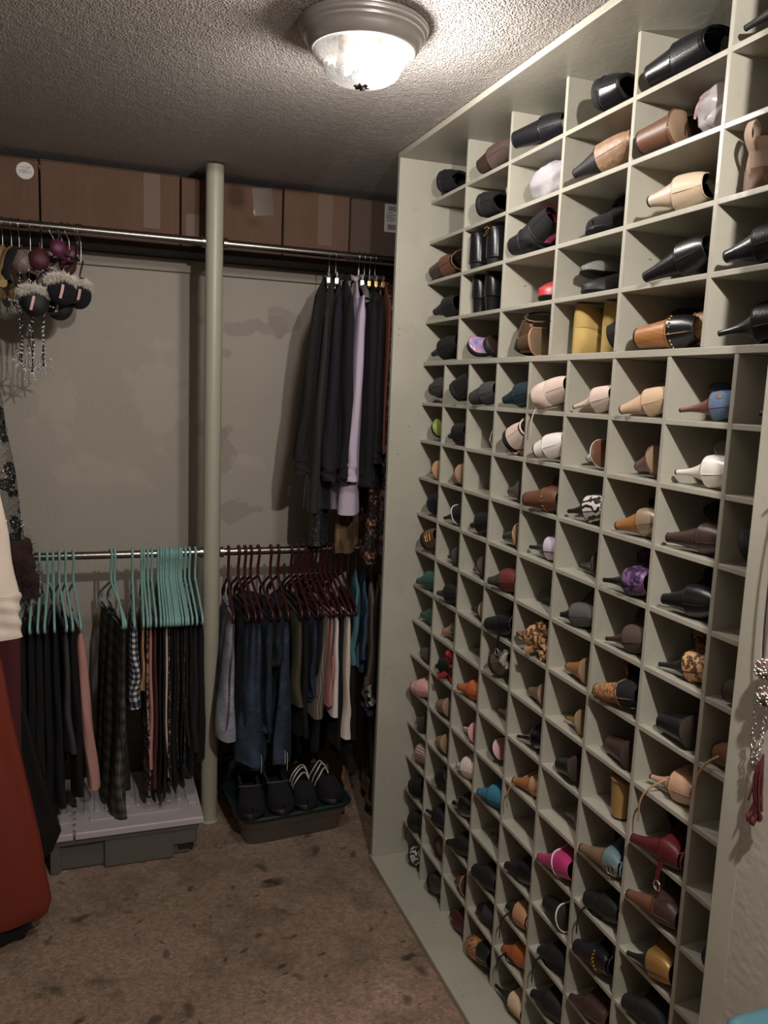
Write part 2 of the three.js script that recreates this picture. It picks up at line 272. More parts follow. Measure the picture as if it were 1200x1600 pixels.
// shelf above the rods with its cartons
tag(mesh('closet_shelf', slab(LEFT, RIGHTBACK, 2.046, 2.064, BACK, -0.545, 0.002), M(0x251a15, 0.8)), 'narrow dark shelf under the row of brown cartons', 'shelf');
{
  const card = M(0xffffff, 0.9, { map: T.cardboard, bumpMap: grainBump, bumpScale: 0.0002 }), dark = M(0x54423a, 0.9), tape = M(0x67503f, 0.62), clear = M(0xcfc4ba, 0.12, { transmission: 0.75, thickness: 0 });
  const boxes = [[-1.62, -1.147, 'cardboard carton with round white sticker'], [-1.142, -0.7, 'plain brown cardboard carton between sticker carton and post'], [-0.695, -0.343, 'brown cardboard carton behind the post with clear tape flap'], [-0.337, -0.092, 'brown cardboard carton next to the tape flap carton'], [-0.086, 0.25, 'dark brown carton with white barcode label']];
  boxes.forEach(([x0, x1, label], i) => {
    const t = thing('carton', label, 'cardboard box', [(x0 + x1) / 2, 2.064, -0.555]), w = x1 - x0, h = 0.228 + (i % 2) * 0.003, d = 0.195;
    mesh('body', slab(-w / 2, w / 2, 0, h - 0.003, -d, -0.003, 0.003), card, t);
    mesh('flap', slab(-w / 2, w / 2 - 0.001, h - 0.003, h, -d, -0.1, 0.001), card, t);
    mesh('flap', slab(-w / 2, w / 2 - 0.001, h - 0.003, h, -0.098, 0, 0.001), card, t);
    mesh('front_panel', slab(-w / 2 + 0.002, w / 2 - 0.002, 0.002, h - 0.004, -0.004, 0, 0.001), i === 4 ? dark : card, t);
    if (i === 1 || i === 3) mesh('tape', slab(w / 2 - 0.12, w / 2 - 0.065, 0.05, h - 0.004, 0, 0.0008), tape, t);
    if (i === 2) { mesh('tape', ribbon([[0.1, h - 0.005, 0.002], [0.105, 0.17, 0.006], [0.11, 0.13, 0.004]], 0.07, 0.0006, [1, 0, 0]), clear, t); mesh('tape', slab(-0.16, -0.09, 0.03, 0.11, 0, 0.0008), tape, t); }
    if (i === 0) {
      const cv = document.createElement('canvas'); cv.width = cv.height = 256; const c = cv.getContext('2d');
      c.fillStyle = '#d8d3d0'; c.fillRect(0, 0, 256, 256); c.fillStyle = '#3c3a42'; const r = rng(14);
      for (const [y, x0, x1] of [[66, 52, 200], [94, 86, 168], [122, 34, 222], [150, 44, 214]]) for (let x = x0; x < x1;) { const k = r(); if (k < 0.1) { x += 9; continue; } c.fillRect(x, y, 4, 17); if (k > 0.35) c.fillRect(x, y + (k > 0.7 ? 0 : 7), 11, 4); if (k > 0.55) c.fillRect(x + 8, y + 3, 4, 14); x += 15; }   // four lines of print too worn to read
      const ct = new THREE.CanvasTexture(cv); ct.colorSpace = THREE.SRGBColorSpace;
      const g = new THREE.CylinderGeometry(0.0265, 0.0265, 0.0008, 40).rotateX(Math.PI / 2);
      mesh('sticker', g.translate(-1.186 - (x0 + x1) / 2, 0.189, 0.0004), M(0xd8d3d0, 0.5), t);
      const face = new THREE.CircleGeometry(0.0262, 40).translate(-1.186 - (x0 + x1) / 2, 0.189, 0.001);
      mesh('sticker_print', face, M(0xffffff, 0.5, { map: ct }), t);
    }
    if (i === 4) {
      const cv = document.createElement('canvas'); cv.width = 192; cv.height = 256; const c = cv.getContext('2d'), r = rng(4);
      c.fillStyle = '#bdb6b4'; c.fillRect(0, 0, 192, 256); c.fillStyle = '#1c1a20';
      for (const y of [14, 186]) for (let x = 34; x < 180;) { const b = 1 + Math.floor(r() * 5); c.fillRect(x, y, b, 48); x += b + 1 + Math.floor(r() * 4); }
      for (const [y, w] of [[76, 60], [98, 140], [114, 60], [132, 110], [150, 70]]) c.fillRect(22, y, w, 5);
      c.strokeStyle = '#3c3a42'; c.strokeRect(18, 90, 170, 34);
      const ct = new THREE.CanvasTexture(cv); ct.colorSpace = THREE.SRGBColorSpace;
      const g = new THREE.PlaneGeometry(0.08, 0.1).translate(0.083 - (x0 + x1) / 2, 0.172, 0.0012);
      mesh('label_backing', slab(0.043 - (x0 + x1) / 2, 0.123 - (x0 + x1) / 2, 0.122, 0.222, 0, 0.0008), M(0xbdb6b4, 0.5), t);
      mesh('barcode_label', g, M(0xffffff, 0.5, { map: ct }), t);
    }
  });
}

// ---------- ceiling lamps ----------
function lampAt(z, label, power, bx, bz) {
  const t = thing('ceiling_lamp', label, 'ceiling lamp', [-0.478, H, z]);
  const prof = (a, n = 72) => new THREE.LatheGeometry(a.map((p) => new THREE.Vector2(p[0], p[1])), n);
  const nickel = M(0x9d9793, 0.32, { metalness: 0.55 });
  mesh('pan', prof([[0, -0.001], [0.127, -0.001], [0.1305, -0.004], [0.131, -0.008], [0.1285, -0.0105], [0.1275, -0.0115], [0.1285, -0.014], [0.127, -0.0175], [0.1235, -0.0195], [0.1225, -0.0205], [0.1235, -0.023], [0.122, -0.026], [0.118, -0.0285], [0.1165, -0.034], [0.1115, -0.043], [0.1065, -0.049], [0.1035, -0.0515], [0.1005, -0.0515], [0.098, -0.048], [0.09, -0.03], [0, -0.02]]), nickel, t);
  const flute = (phi, y) => (y > -0.08 ? 0.0022 * Math.cos(phi * 40) * sm(-0.079, -0.068, y) : 0), us = [], vs = [];
  for (let i = 0; i <= 240; i++) us.push((i / 240) * Math.PI * 2);
  const shape = [[0.0985, -0.046], [0.0982, -0.053], [0.095, -0.062], [0.0885, -0.07], [0.082, -0.0755], [0.079, -0.079], [0.0782, -0.083], [0.0755, -0.089], [0.069, -0.0965], [0.058, -0.103], [0.043, -0.1078], [0.026, -0.1105], [0.012, -0.1112], [0.0015, -0.1112]];
  for (let i = 0; i < shape.length; i++) vs.push(i);
  const pr = rng(77), peb = Array.from({ length: 900 }, () => pr());
  const glassGeo = gridGeo(us, vs, (u, i) => { const [r0, y] = shape[i], k = Math.round((u / (Math.PI * 2)) * 240) % 240, b = i > 5 && i < 12 ? (peb[(k * 13 + i * 57) % 900] - 0.5) * 0.0014 : 0, r = r0 + flute(u, y) + b; return [r * Math.cos(u), y, r * Math.sin(u), u * 0.09, -y]; });
  mesh('glass_bowl', glassGeo, M(0x6e6e6e, 0.34, { transmission: 1, thickness: 0, ior: 1.45, emissive: new THREE.Color(1, 0.98, 0.95), emissiveIntensity: 0.33, bumpMap: grainBump, bumpScale: 0.002 }), t);
  const fin = prof([[0, -0.11], [0.0075, -0.1125], [0.008, -0.116], [0.0055, -0.119], [0.004, -0.122], [0, -0.123]], 24);
  const star = new THREE.Shape();
  for (let i = 0; i <= 72; i++) { const a = (i / 72) * Math.PI * 2, r = 0.0125 + 0.0035 * Math.cos(a * 6); i ? star.lineTo(r * Math.cos(a), r * Math.sin(a)) : star.moveTo(r, 0); }
  const fl = new THREE.ExtrudeGeometry(star, { depth: 0.002, bevelEnabled: true, bevelSize: 0.001, bevelThickness: 0.001, bevelSegments: 2 }).rotateX(Math.PI / 2).translate(0, -0.1145, 0);
  const finial = mesh('finial', fin, M(0x37302e, 0.35, { metalness: 0.7 }), t);
  mesh('finial_flower', fl, M(0x37302e, 0.35, { metalness: 0.7 }), finial);
  const bulbGeo = prof([[0, -0.096], [0.008, -0.0945], [0.0155, -0.089], [0.0185, -0.0805], [0.0175, -0.071], [0.013, -0.058], [0.011, -0.049], [0.011, -0.03], [0, -0.03]], 28);
  const lit = mesh('bulb', bulbGeo, M(0xffffff, 0.4, { emissive: LAMP.color, emissiveIntensity: 6 }), t); lit.position.set(bx, 0, bz);
  const dead = mesh('bulb', bulbGeo, M(0xd8d2cc, 0.3), t); dead.position.set(-bx, 0, -bz); dead.userData = { label: 'unlit bulb' };
  for (const p of [lit, dead]) mesh('socket', prof([[0, -0.021], [0.014, -0.021], [0.014, -0.044], [0.0112, -0.046], [0, -0.046]], 20), M(0xcbb9a2, 0.5), p);
  const light = new THREE.PointLight(LAMP.color, power, 0, 2); light.position.set(bx, bx > 0 ? -0.094 : -0.08, bz); light.castShadow = true; light.shadow.radius = bx > 0 ? 2 : 1; t.add(light);
  light.name = 'lamp_light';
  return t;
}
lampAt(0.775, 'round ceiling lamp with ribbed glass bowl and dark flower finial', LAMP.near, 0.034, 0.012);
lampAt(2.3, 'matching round ceiling lamp overhead behind the photographer', LAMP.far, -0.038, -0.03);

// ---------- the cubby wall ----------
const CW = 0.17, BW = 0.255, DEEP = 0.3, Z1 = 9 * CW + 0.008;
const rowS = (r) => 1.6821 - 0.11872 * r, rowL = (r) => 2.2994 - 0.12081 * r, TH = 0.0105;
const cab = thing('shoe_cabinet', 'tall sage painted built-in wall of shoe cubbies', 'shoe cabinet', [0, 0, 0]);
{
  const jr = rng(19);
  const P = (name, g) => mesh(name, g, paintMat, cab);
  P('side_panel', slab(FRONT, DEEP, 0.02, 2.3, -0.018, 0, 0.002));
  P('side_panel', slab(FRONT + 0.012, DEEP, 0.02, 2.3, Z1, Z1 + 0.018, 0.002));
  P('face_board', slab(FRONT - 0.0005, FRONT + 0.012, 0.0, H - 0.002, Z1, Z1 + 0.045, 0.002));
  P('top_panel', slab(FRONT, DEEP, 2.3, H - 0.002, -0.018, Z1 + 0.018, 0.002));
  P('ledge', slab(FRONT - 0.004, DEEP, 0, 0.02, -0.018, Z1 + 0.018, 0.003));
  P('back_panel', slab(DEEP, DEEP + 0.01, 0, H - 0.002, -0.018, Z1 + 0.018));
  P('middle_shelf', slab(-0.001, DEEP, 1.6815, 1.6955, 0, Z1, 0.0015));
  for (let r = 1; r < 14; r++) { const j = (jr() - 0.5) * 0.002; P('shelf', slab(0.0006, DEEP, rowS(r) - TH / 2 + j, rowS(r) + TH / 2 + j, 0, Z1, 0.0015)); }
  for (let r = 1; r < 5; r++) P('shelf', slab(0.0006, DEEP, rowL(r) - TH / 2, rowL(r) + TH / 2, 0, Z1, 0.0015));
  for (let c = 1; c < 9; c++) { const j = (jr() - 0.5) * 0.002; P('divider', slab(0, DEEP, 0.02, 1.6815, c * CW - TH / 2 + j, c * CW + TH / 2 + j, 0.0015)); }
  for (let c = 1; c < 6; c++) P('divider', slab(0, DEEP, 1.6955, 2.3, c * BW - TH / 2, c * BW + TH / 2, 0.0015));
}
// ---------- shoes ----------
const HALF = [[0, 0.0298], [0.1, 0.0315], [0.25, 0.0295], [0.42, 0.0265], [0.55, 0.0318], [0.68, 0.039], [0.8, 0.0365], [0.9, 0.028], [1, 0.016]];
const ROUND = [[0, 0.0298], [0.1, 0.0315], [0.25, 0.0298], [0.42, 0.0285], [0.55, 0.034], [0.68, 0.0405], [0.8, 0.0405], [0.9, 0.038], [1, 0.035]];
const SS = [0, 0.003, 0.012, 0.03, 0.06, 0.1, 0.15, 0.22, 0.3, 0.38, 0.46, 0.52, 0.56, 0.6, 0.65, 0.7, 0.76, 0.82, 0.88, 0.93, 0.965, 0.985, 0.996, 1];
function last(o) {
  const L = o.L ?? 0.226, hh = o.hh, pf = o.pf ?? 0, point = o.toe === 'p';
  const hw = (s) => {
    let w = table(point ? HALF : ROUND, s);
    if (s < 0.1) w *= Math.sqrt(Math.max(0.0004, 1 - (1 - s / 0.1) ** 2));
    if (s > 0.76) { const k = (s - 0.76) / 0.24; w *= point ? Math.max(0.04, 1 - k ** 1.5) : Math.sqrt(Math.max(0.0016, 1 - k ** 2.6)); }
    return w;
  };
  const top = Math.max(0, hh - pf);
  const sy = (s) => pf + top * (s < 0.2 ? 1 - 0.05 * (s / 0.2) : 0.95 * (1 - sm(0.2, 0.66, s))) + 0.006 * sm(0.78, 1, s);
  const arc = [0]; { let px = 0, pw = hw(0); for (let i = 1; i <= 400; i++) { const s = (i / 400) ** 2, w = hw(s), x = s * L; arc.push(arc[i - 1] + Math.hypot(x - px, w - pw)); px = x; pw = w; } }
  return { L, hw, sy, U: (s) => arc[Math.round(Math.sqrt(s) * 400)], X: (s) => s * L * (1 - 0.35 * (hh / 0.226) ** 2) };
}
// skin of the shoe over a stretch of s; wall heights hs; open top where thM < 90 degrees
function skin(o, s0, s1, hs, throat, inset = 0) {
  const l = last(o), list = SS.filter((s) => s > s0 + 1e-4 && s < s1 - 1e-4); list.unshift(s0); list.push(s1);
  if (throat > s0) { for (const d of [0, 0.02, 0.045]) list.push(throat + d); list.sort((a, b) => a - b); }
  const us = []; for (let i = 0; i <= 8; i++) us.push(i / 8);
  const out = [];
  for (const sg of [1, -1]) out.push(gridGeo(us, list, (u, s) => {
    const wide = rad(o.wide ?? 58), m = s < throat ? wide : mix(wide, Math.PI / 2, sm(throat, throat + 0.06, s)), th = u * m, hgt = table(hs, s) - inset, w = Math.max(0.0003, l.hw(s) - inset);
    const y = l.sy(s) + (hgt * Math.sin(th)) / Math.sin(m), z = sg * w * Math.pow(Math.max(0, Math.cos(th)), 0.55);
    return [l.X(s) + inset * (s < 0.05 ? 1 : 0), y, z, sg * l.U(s) + (sg < 0 ? 0.5 : 0.5), u * hgt * 1.15];
  }, sg < 0));
  return merge(out);
}
function plate(o, k, t, below) {   // sole or insole plate; below(s) gives the lower face
  const l = last(o), rings = SS.map((s) => { const w = l.hw(s) * k + (k > 1 ? 0.0008 : 0), x = l.X(s), y = l.sy(s) + t, b = below(s, l); return [[x, y, w], [x, y, -w], [x, b, -w * 0.98], [x, b, w * 0.98]]; });
  return loft(rings);
}
const TIP = { st: [0.0052, 0.0052, 2.6], kt: [0.0075, 0.0075, 2], cn: [0.0105, 0.0105, 1.5], fl: [0.0215, 0.0225, 1], bl: [0.0185, 0.0195, 1] };
function heelGeo(o, y0, y1) {
  const [a1, b1, p] = TIP[o.heel], hh = o.hh, rings = [], N = 9;
  for (let j = 0; j <= N; j++) {
    const y = mix(y1, y0, j / N), v = 1 - y / hh, k = 1 - Math.pow(1 - v, p), a = mix(0.0272, a1, k), b = mix(0.0285, b1, k), xc = mix(0.0285, p > 1.8 ? 0.021 : a1 + 0.006, k), r = [];
    for (let i = 0; i < 18; i++) { const f = (i / 18) * Math.PI * 2, c = Math.cos(f), s = Math.sin(f); r.push([xc + a * (c > 0 ? Math.min(c, 0.62) : c), y, b * s * (p === 1 ? Math.min(1, 1.06) : 1)]); }
    rings.push(r);
  }
  return loft(rings);
}
function arch(o, s, width, lift, thick = 0.0016, lean = 0) {   // strap over the foot at s
  const l = last(o), rings = [], N = 18;
  for (let i = 0; i <= N; i++) {
    const th = (i / N) * Math.PI, w = l.hw(s) * 1.03, c = Math.cos(th), q = Math.sign(c) * Math.pow(Math.abs(c), 0.6) * w, y = l.sy(s) + lift * Math.pow(Math.sin(th), 0.8), x = l.X(s) + lean * Math.sin(th);
    rings.push([[x - width / 2, y, q], [x + width / 2, y, q], [x + width / 2, y - thick, q * 0.97], [x - width / 2, y - thick, q * 0.97]]);
  }
  return loft(rings);
}
const shapeCache = {};
const once = (k, f) => (shapeCache[k] ??= f());
const VAMP = [[0, 0.061], [0.15, 0.057], [0.3, 0.041], [0.45, 0.034], [0.58, 0.036], [0.66, 0.046], [0.78, 0.037], [0.9, 0.025], [1, 0.011]];
const CLOG = [[0, 0.058], [0.15, 0.055], [0.3, 0.046], [0.4, 0.048], [0.55, 0.06], [0.66, 0.054], [0.78, 0.045], [0.9, 0.034], [1, 0.018]];
const SLIP = [[0, 0.045], [0.2, 0.046], [0.35, 0.05], [0.45, 0.058], [0.6, 0.06], [0.78, 0.048], [0.9, 0.036], [1, 0.02]];
const CLG = [[0, 0.042], [0.2, 0.036], [0.4, 0.034], [0.52, 0.044], [0.62, 0.058], [0.72, 0.053], [0.86, 0.045], [0.95, 0.034], [1, 0.024]];
const BOOT = [[0, 0.075], [0.15, 0.078], [0.3, 0.08], [0.4, 0.078], [0.5, 0.066], [0.62, 0.054], [0.78, 0.042], [0.9, 0.03], [1, 0.014]];
function addShoe(g, kind, heel, hh, color, heelColor, op) {
  const low = heel === 'fl' && hh < 0.035, o = { hh, heel, pf: op.pf ?? (low ? 0.006 : 0.0035), toe: kind === 'P' && !low && heel !== 'bl' ? 'p' : 'r', L: op.L, wide: kind === 'C' ? 38 : undefined };
  const key = [kind, heel, hh, o.pf, o.toe, o.L].join('|'), up = FIN[color], hm = FIN[heelColor], l = last(o);
  const add = (n, gk, f, m, parent = g) => mesh(n, once(key + gk, f), m, parent);
  const dark = ['white', 'whiteleather', 'pink', 'blush', 'nude', 'cream', 'sand', 'tan'].includes(color) ? FIN.insole : FIN.darklining;
  const wedge = heel === 'wd';
  add('sole', 'sole', () => plate(o, o.pf > 0.008 || low ? 1.02 : 0.985, 0.0005, (s, q) => q.sy(s) - (o.pf > 0.008 ? mix(0.005, o.pf, sm(0.42, 0.6, s)) : 0.0035)), o.pf > 0.008 || !low ? hm : FIN.black);
  if (wedge) add('wedge_heel', 'wedge', () => plate(o, 0.99, -0.003, (s, q) => (s < 0.7 ? Math.min(q.sy(s) - 0.004, 0.0005 + 0.5 * o.pf * sm(0.6, 0.7, s)) : q.sy(s) - 0.005)), hm);
  else if (!low) { add('heel', 'heel', () => heelGeo(o, 0.004, hh - 0.002), hm); add('heel_tip', 'tip', () => heelGeo(o, 0, 0.0045), op.tip ? FIN[op.tip] : FIN.rubber); }
  else add('heel', 'heelb', () => plate({ ...o }, 0.98, -0.003, (s, q) => (s < 0.3 ? 0 : q.sy(s) - 0.0045)), FIN.rubber);
  if (kind === 'M' || kind === 'S') {
    add('insole', 'insole', () => plate(o, 0.95, 0.003, (s, q) => q.sy(s)), kind === 'M' && color === 'white' ? FIN.brown : ['tan', 'nude', 'pink', 'blush', 'peach', 'iris', 'lime'].includes(color) ? up : ['black', 'blackleather', 'patent', 'espresso', 'suedeblack', 'oxblood', 'brown'].includes(color) ? FIN.darkinsole : FIN.insole);
    if (kind === 'M') add('upper', 'toeband', () => skin(o, 0.5, 0.86, VAMP.map(([s, h]) => [s, h + 0.004]), 0), up);
    else {
      add('strap', 's1', () => arch(o, 0.62, 0.014, 0.05), up); add('strap', 's2', () => arch(o, 0.76, 0.016, 0.042), up);
      add('heel_cup', 'cup', () => skin(o, 0, 0.24, [[0, 0.05], [0.12, 0.046], [0.24, 0.02]], 1), up);
      add('ankle_strap', 'ankle', () => { const ring = []; for (let i = 0; i < 28; i++) { const f = (i / 28) * Math.PI * 2; ring.push([0.046 + 0.042 * Math.cos(f), hh + 0.062 + 0.008 * Math.cos(f), 0.03 * Math.sin(f)]); } return merge([tube(ring, 0.0026, 60, 6, true), tube([[0.012, hh + 0.04, 0.016], [0.02, hh + 0.058, 0.022]], 0.0024, 6, 6), tube([[0.012, hh + 0.04, -0.016], [0.02, hh + 0.058, -0.022]], 0.0024, 6, 6)]); }, up);
    }
  } else {
    const [hs, throat] = kind === 'C' ? [CLG, op.throat ?? 0.52] : kind === 'B' ? [BOOT, 0.44] : kind === 'K' ? [CLOG, 0.36] : kind === 'Y' || kind === 'N' ? [SLIP, 0.38] : [VAMP, o.toe === 'p' ? 0.58 : 0.5];
    const u = add('upper', 'up' + throat, () => skin(o, 0, 1, hs, throat), up);
    add('lining', 'lin' + throat, () => merge([skin(o, 0, 0.98, hs.map(([s, h]) => [s, h - 0.0008]), throat, 0.0016), plate(o, 0.93, 0.003, (s, q) => q.sy(s))]), dark);
    if (kind === 'P' || kind === 'K') { add('back_seam', 'seam', () => tube([[-0.0006, hh + 0.001, 0], [-0.0006, hh + 0.02, 0], [0.0002, hh + 0.04, 0], [0.0015, hh + 0.056, 0]], 0.0009, 10, 5), hm, u); add('topline', 'tl' + throat, () => { const pts = []; for (const sg of [1, -1]) { const a = [0.001, 0.012, 0.05, 0.15, 0.3, 0.45, throat - 0.01].map((s) => [l.X(s), l.sy(s) + table(hs, s), sg * l.hw(s) * 0.705]); pts.push(...(sg > 0 ? a.reverse() : a)); } return tube(pts, 0.0011, 40, 5); }, up, u); }
    if (kind === 'B') {
      const sh = op.shaft ?? 0.035;
      add('shaft', 'shaft' + sh, () => { const r = []; for (let j = 0; j <= 6; j++) { const v = j / 6, ring = []; for (let i = 0; i < 24; i++) { const f = (i / 24) * Math.PI * 2; ring.push([0.05 + mix(0.05, 0.05, v) * Math.cos(f) + 0.003 * Math.sin(j * 1.7), hh + 0.058 + sh * v, mix(0.0215, 0.031, v) * Math.sin(f) * (1 + 0.03 * Math.sin(j * 2 + i))]); } r.push(ring); } return loft(r, false, false); }, up);
    }
    if (kind === 'N') {
      add('midsole', 'mids', () => plate(o, 1.08, 0.012, (s) => 0), hm);
      for (let k = 0; k < 4; k++) mesh('lace', once(key + 'lace' + k, () => arch(o, 0.44 + k * 0.055, 0.006, 0.063 - k * 0.004, 0.002)), FIN.cream, g);
      add('pull_tab', 'tab', () => ribbon([[0.004, hh + 0.04, 0], [-0.012, hh + 0.075, 0], [-0.004, hh + 0.1, 0], [0.008, hh + 0.09, 0], [0.006, hh + 0.05, 0]], 0.02, 0.002, [0, 0, 1]), up);
      add('collar', 'col', () => { const r = []; for (let j = 0; j <= 3; j++) { const ring = []; for (let i = 0; i < 24; i++) { const f = (i / 24) * Math.PI * 2; ring.push([0.048 + 0.046 * Math.cos(f), hh + 0.035 + j * 0.012, 0.026 * Math.sin(f)]); } r.push(ring); } return loft(r, false, false); }, up);
    }
    if (kind === 'Y') add('cuff', 'cuff', () => { const pts = []; for (let i = 0; i < 24; i++) { const f = (i / 24) * Math.PI * 2, s = 0.19 + 0.19 * Math.cos(f); pts.push([l.X(s), l.sy(s) + table(SLIP, s) + 0.001, l.hw(Math.max(s, 0.05)) * 0.72 * Math.sin(f)]); } return tube(pts, 0.0045, 50, 7, true); }, up);
  }
  // trimmings
  if (op.trim) add('edge_trim', 'trim', () => { const pts = []; for (const s of [...SS].slice(1)) pts.push([l.X(s), l.sy(s) + 0.001, l.hw(s) * 1.03]); for (const s of [...SS].slice(1).reverse()) pts.push([l.X(s), l.sy(s) + 0.001, -l.hw(s) * 1.03]); return tube(pts, 0.0022, 120, 5, true); }, FIN[op.trim]);
  if (op.stud) for (let k = 0; k < 9; k++) { const f = -1.5 + k * 0.375, s = 0.5 * (1 - Math.cos(f)) * 0.16 + 0.004; mesh('stud', once('stud', () => new THREE.SphereGeometry(0.0024, 8, 6)), FIN.brass, g).position.set(l.X(s), l.sy(s) + 0.007, Math.sign(f) * l.hw(Math.max(s, 0.008)) * 1.0); }
  if (op.buckle) add('buckle', 'buckle', () => merge([tube([[-0.002, hh + 0.018, -0.012], [-0.002, hh + 0.018, 0.012], [-0.001, hh + 0.042, 0.012], [-0.001, hh + 0.042, -0.012]], 0.0018, 40, 6, true, 0.02), tube([[-0.003, hh + 0.03, -0.012], [-0.003, hh + 0.03, 0.012]], 0.0012, 4, 6)]), op.buckle === 'gold' ? FIN.brass : FIN.silver);
  if (op.tag) add('paper_tag', 'tag', () => new THREE.BoxGeometry(0.001, 0.008, 0.01).translate(0.004, hh + 0.024, -0.024), FIN.tan);
  if (op.logo) add('emblem', 'logo', () => merge([tube([[-0.0015, hh + 0.075, -0.02], [-0.003, hh + 0.0755, 0], [-0.0025, hh + 0.07, 0.014], [-0.003, hh + 0.066, 0], [-0.0015, hh + 0.064, -0.01]], 0.0022, 24, 6), tube([[-0.003, hh + 0.066, 0.016], [-0.004, hh + 0.059, 0.006], [-0.0025, hh + 0.056, -0.022]], 0.0022, 16, 6)]), FIN.brass);
  if (op.stitch) for (let k = 0; k < 14; k++) { const f = (k / 13) * Math.PI, s = 0.66 - 0.12 * Math.abs(Math.cos(f)); mesh('stitch', once('stitch', () => new THREE.CapsuleGeometry(0.0009, 0.005, 2, 6).rotateX(1.2)), FIN.white, g).position.set(l.X(s), l.sy(s) + 0.028 + 0.016 * Math.sin(f), l.hw(s) * 0.95 * Math.cos(f)); }
  if (op.bow) {
    const bm = op.bow === 'brooch' ? FIN.bronze : op.bow === 'pinkband' ? FIN.pinkband : FIN[op.bow];
    if (op.bow === 'brooch') add('brooch', 'brooch', () => new THREE.DodecahedronGeometry(0.014, 0).scale(1, 0.5, 1).translate(l.X(0.1), hh + 0.045, 0.02), bm);
    else if (op.bow === 'pinkband') add('band', 'pinkband', () => merge([arch(o, 0.5, 0.022, 0.062), arch(o, 0.2, 0.02, 0.05)]), bm);
    else add('bow', 'bow', () => { const one = (a, sx, sz) => ribbon([[0.02, hh + 0.05, 0], [0.02 + sx * 0.5, hh + 0.075, sz], [0.02 + sx, hh + 0.062, sz * 1.6], [0.02 + sx * 0.4, hh + 0.045, sz * 0.8], [0.02, hh + 0.05, 0]], 0.02, 0.0014, [0.3, 1, 0.2]); return merge([one(0, -0.012, 0.03), one(0, -0.012, -0.03), ribbon([[0.02, hh + 0.05, 0], [0, hh + 0.03, 0.02], [-0.012, hh + 0.006, 0.028]], 0.018, 0.0014, [0, 0.3, 1]), new THREE.SphereGeometry(0.009, 10, 8).translate(0.018, hh + 0.052, 0)]); }, bm);
  }
  if (op.chain) add('chain_trim', 'chain', () => { const b = []; for (let k = 0; k < 16; k++) { const f = (k / 15 - 0.5) * 2.4; b.push(new THREE.TorusGeometry(0.0034, 0.001, 5, 10).rotateX(k % 2 ? 1.5 : 0).translate(0.028 - 0.03 * Math.cos(f), hh + 0.006, 0.03 * Math.sin(f))); } return merge(b); }, FIN.brass);
  if (op.fringe) for (let k = 0; k < 26; k++) { const s = 0.06 + (k % 13) * 0.03, sg = k < 13 ? 1 : -1; mesh('fringe_strand', once('fr', () => ribbon([[0, 0, 0], [0.002, -0.02, 0.003], [-0.002, -0.045, 0.006]], 0.004, 0.001, [1, 0, 0])), FIN.suedeblack, g).position.set(l.X(s), l.sy(s) + 0.075, sg * l.hw(s) * 0.9); }
  if (op.fur) {
    const r = rng(88), b = [];
    for (let k = 0; k < 700; k++) { const f = r() * 6.283, q = (r() - 0.5) * 1.6, c = new THREE.ConeGeometry(0.0011, 0.014 + 0.01 * r(), 3, 1).rotateX((r() - 0.5) * 1.6).rotateZ((r() - 0.5) * 1.6), s = 0.19 + 0.17 * Math.cos(f); b.push(c.translate(l.X(s) + q * 0.004, l.sy(s) + 0.05 + 0.012 * r(), (l.hw(Math.max(0.05, s)) * 0.8 + q * 0.006) * Math.sin(f))); }
    const f = mesh('fur', merge(b), FIN.cream, g); f.userData = { kind: 'stuff' };
  }
}
const ORD = ['', 'first', 'second', 'third', 'fourth', 'fifth', 'sixth', 'seventh', 'eighth', 'ninth', 'tenth', 'eleventh', 'twelfth', 'thirteenth', 'fourteenth'];
const upperCats = { P: 'pump', M: 'mule', S: 'sandal', K: 'clog', W: 'wedge shoe', Y: 'slipper', B: 'ankle boot', F: 'flat shoe', N: 'trainer' };
const upperNames = { P: 'pump', M: 'mule', S: 'sandal', K: 'clog', W: 'wedge_shoe', Y: 'slipper', B: 'ankle_boot', F: 'flat_shoe', N: 'trainer' };
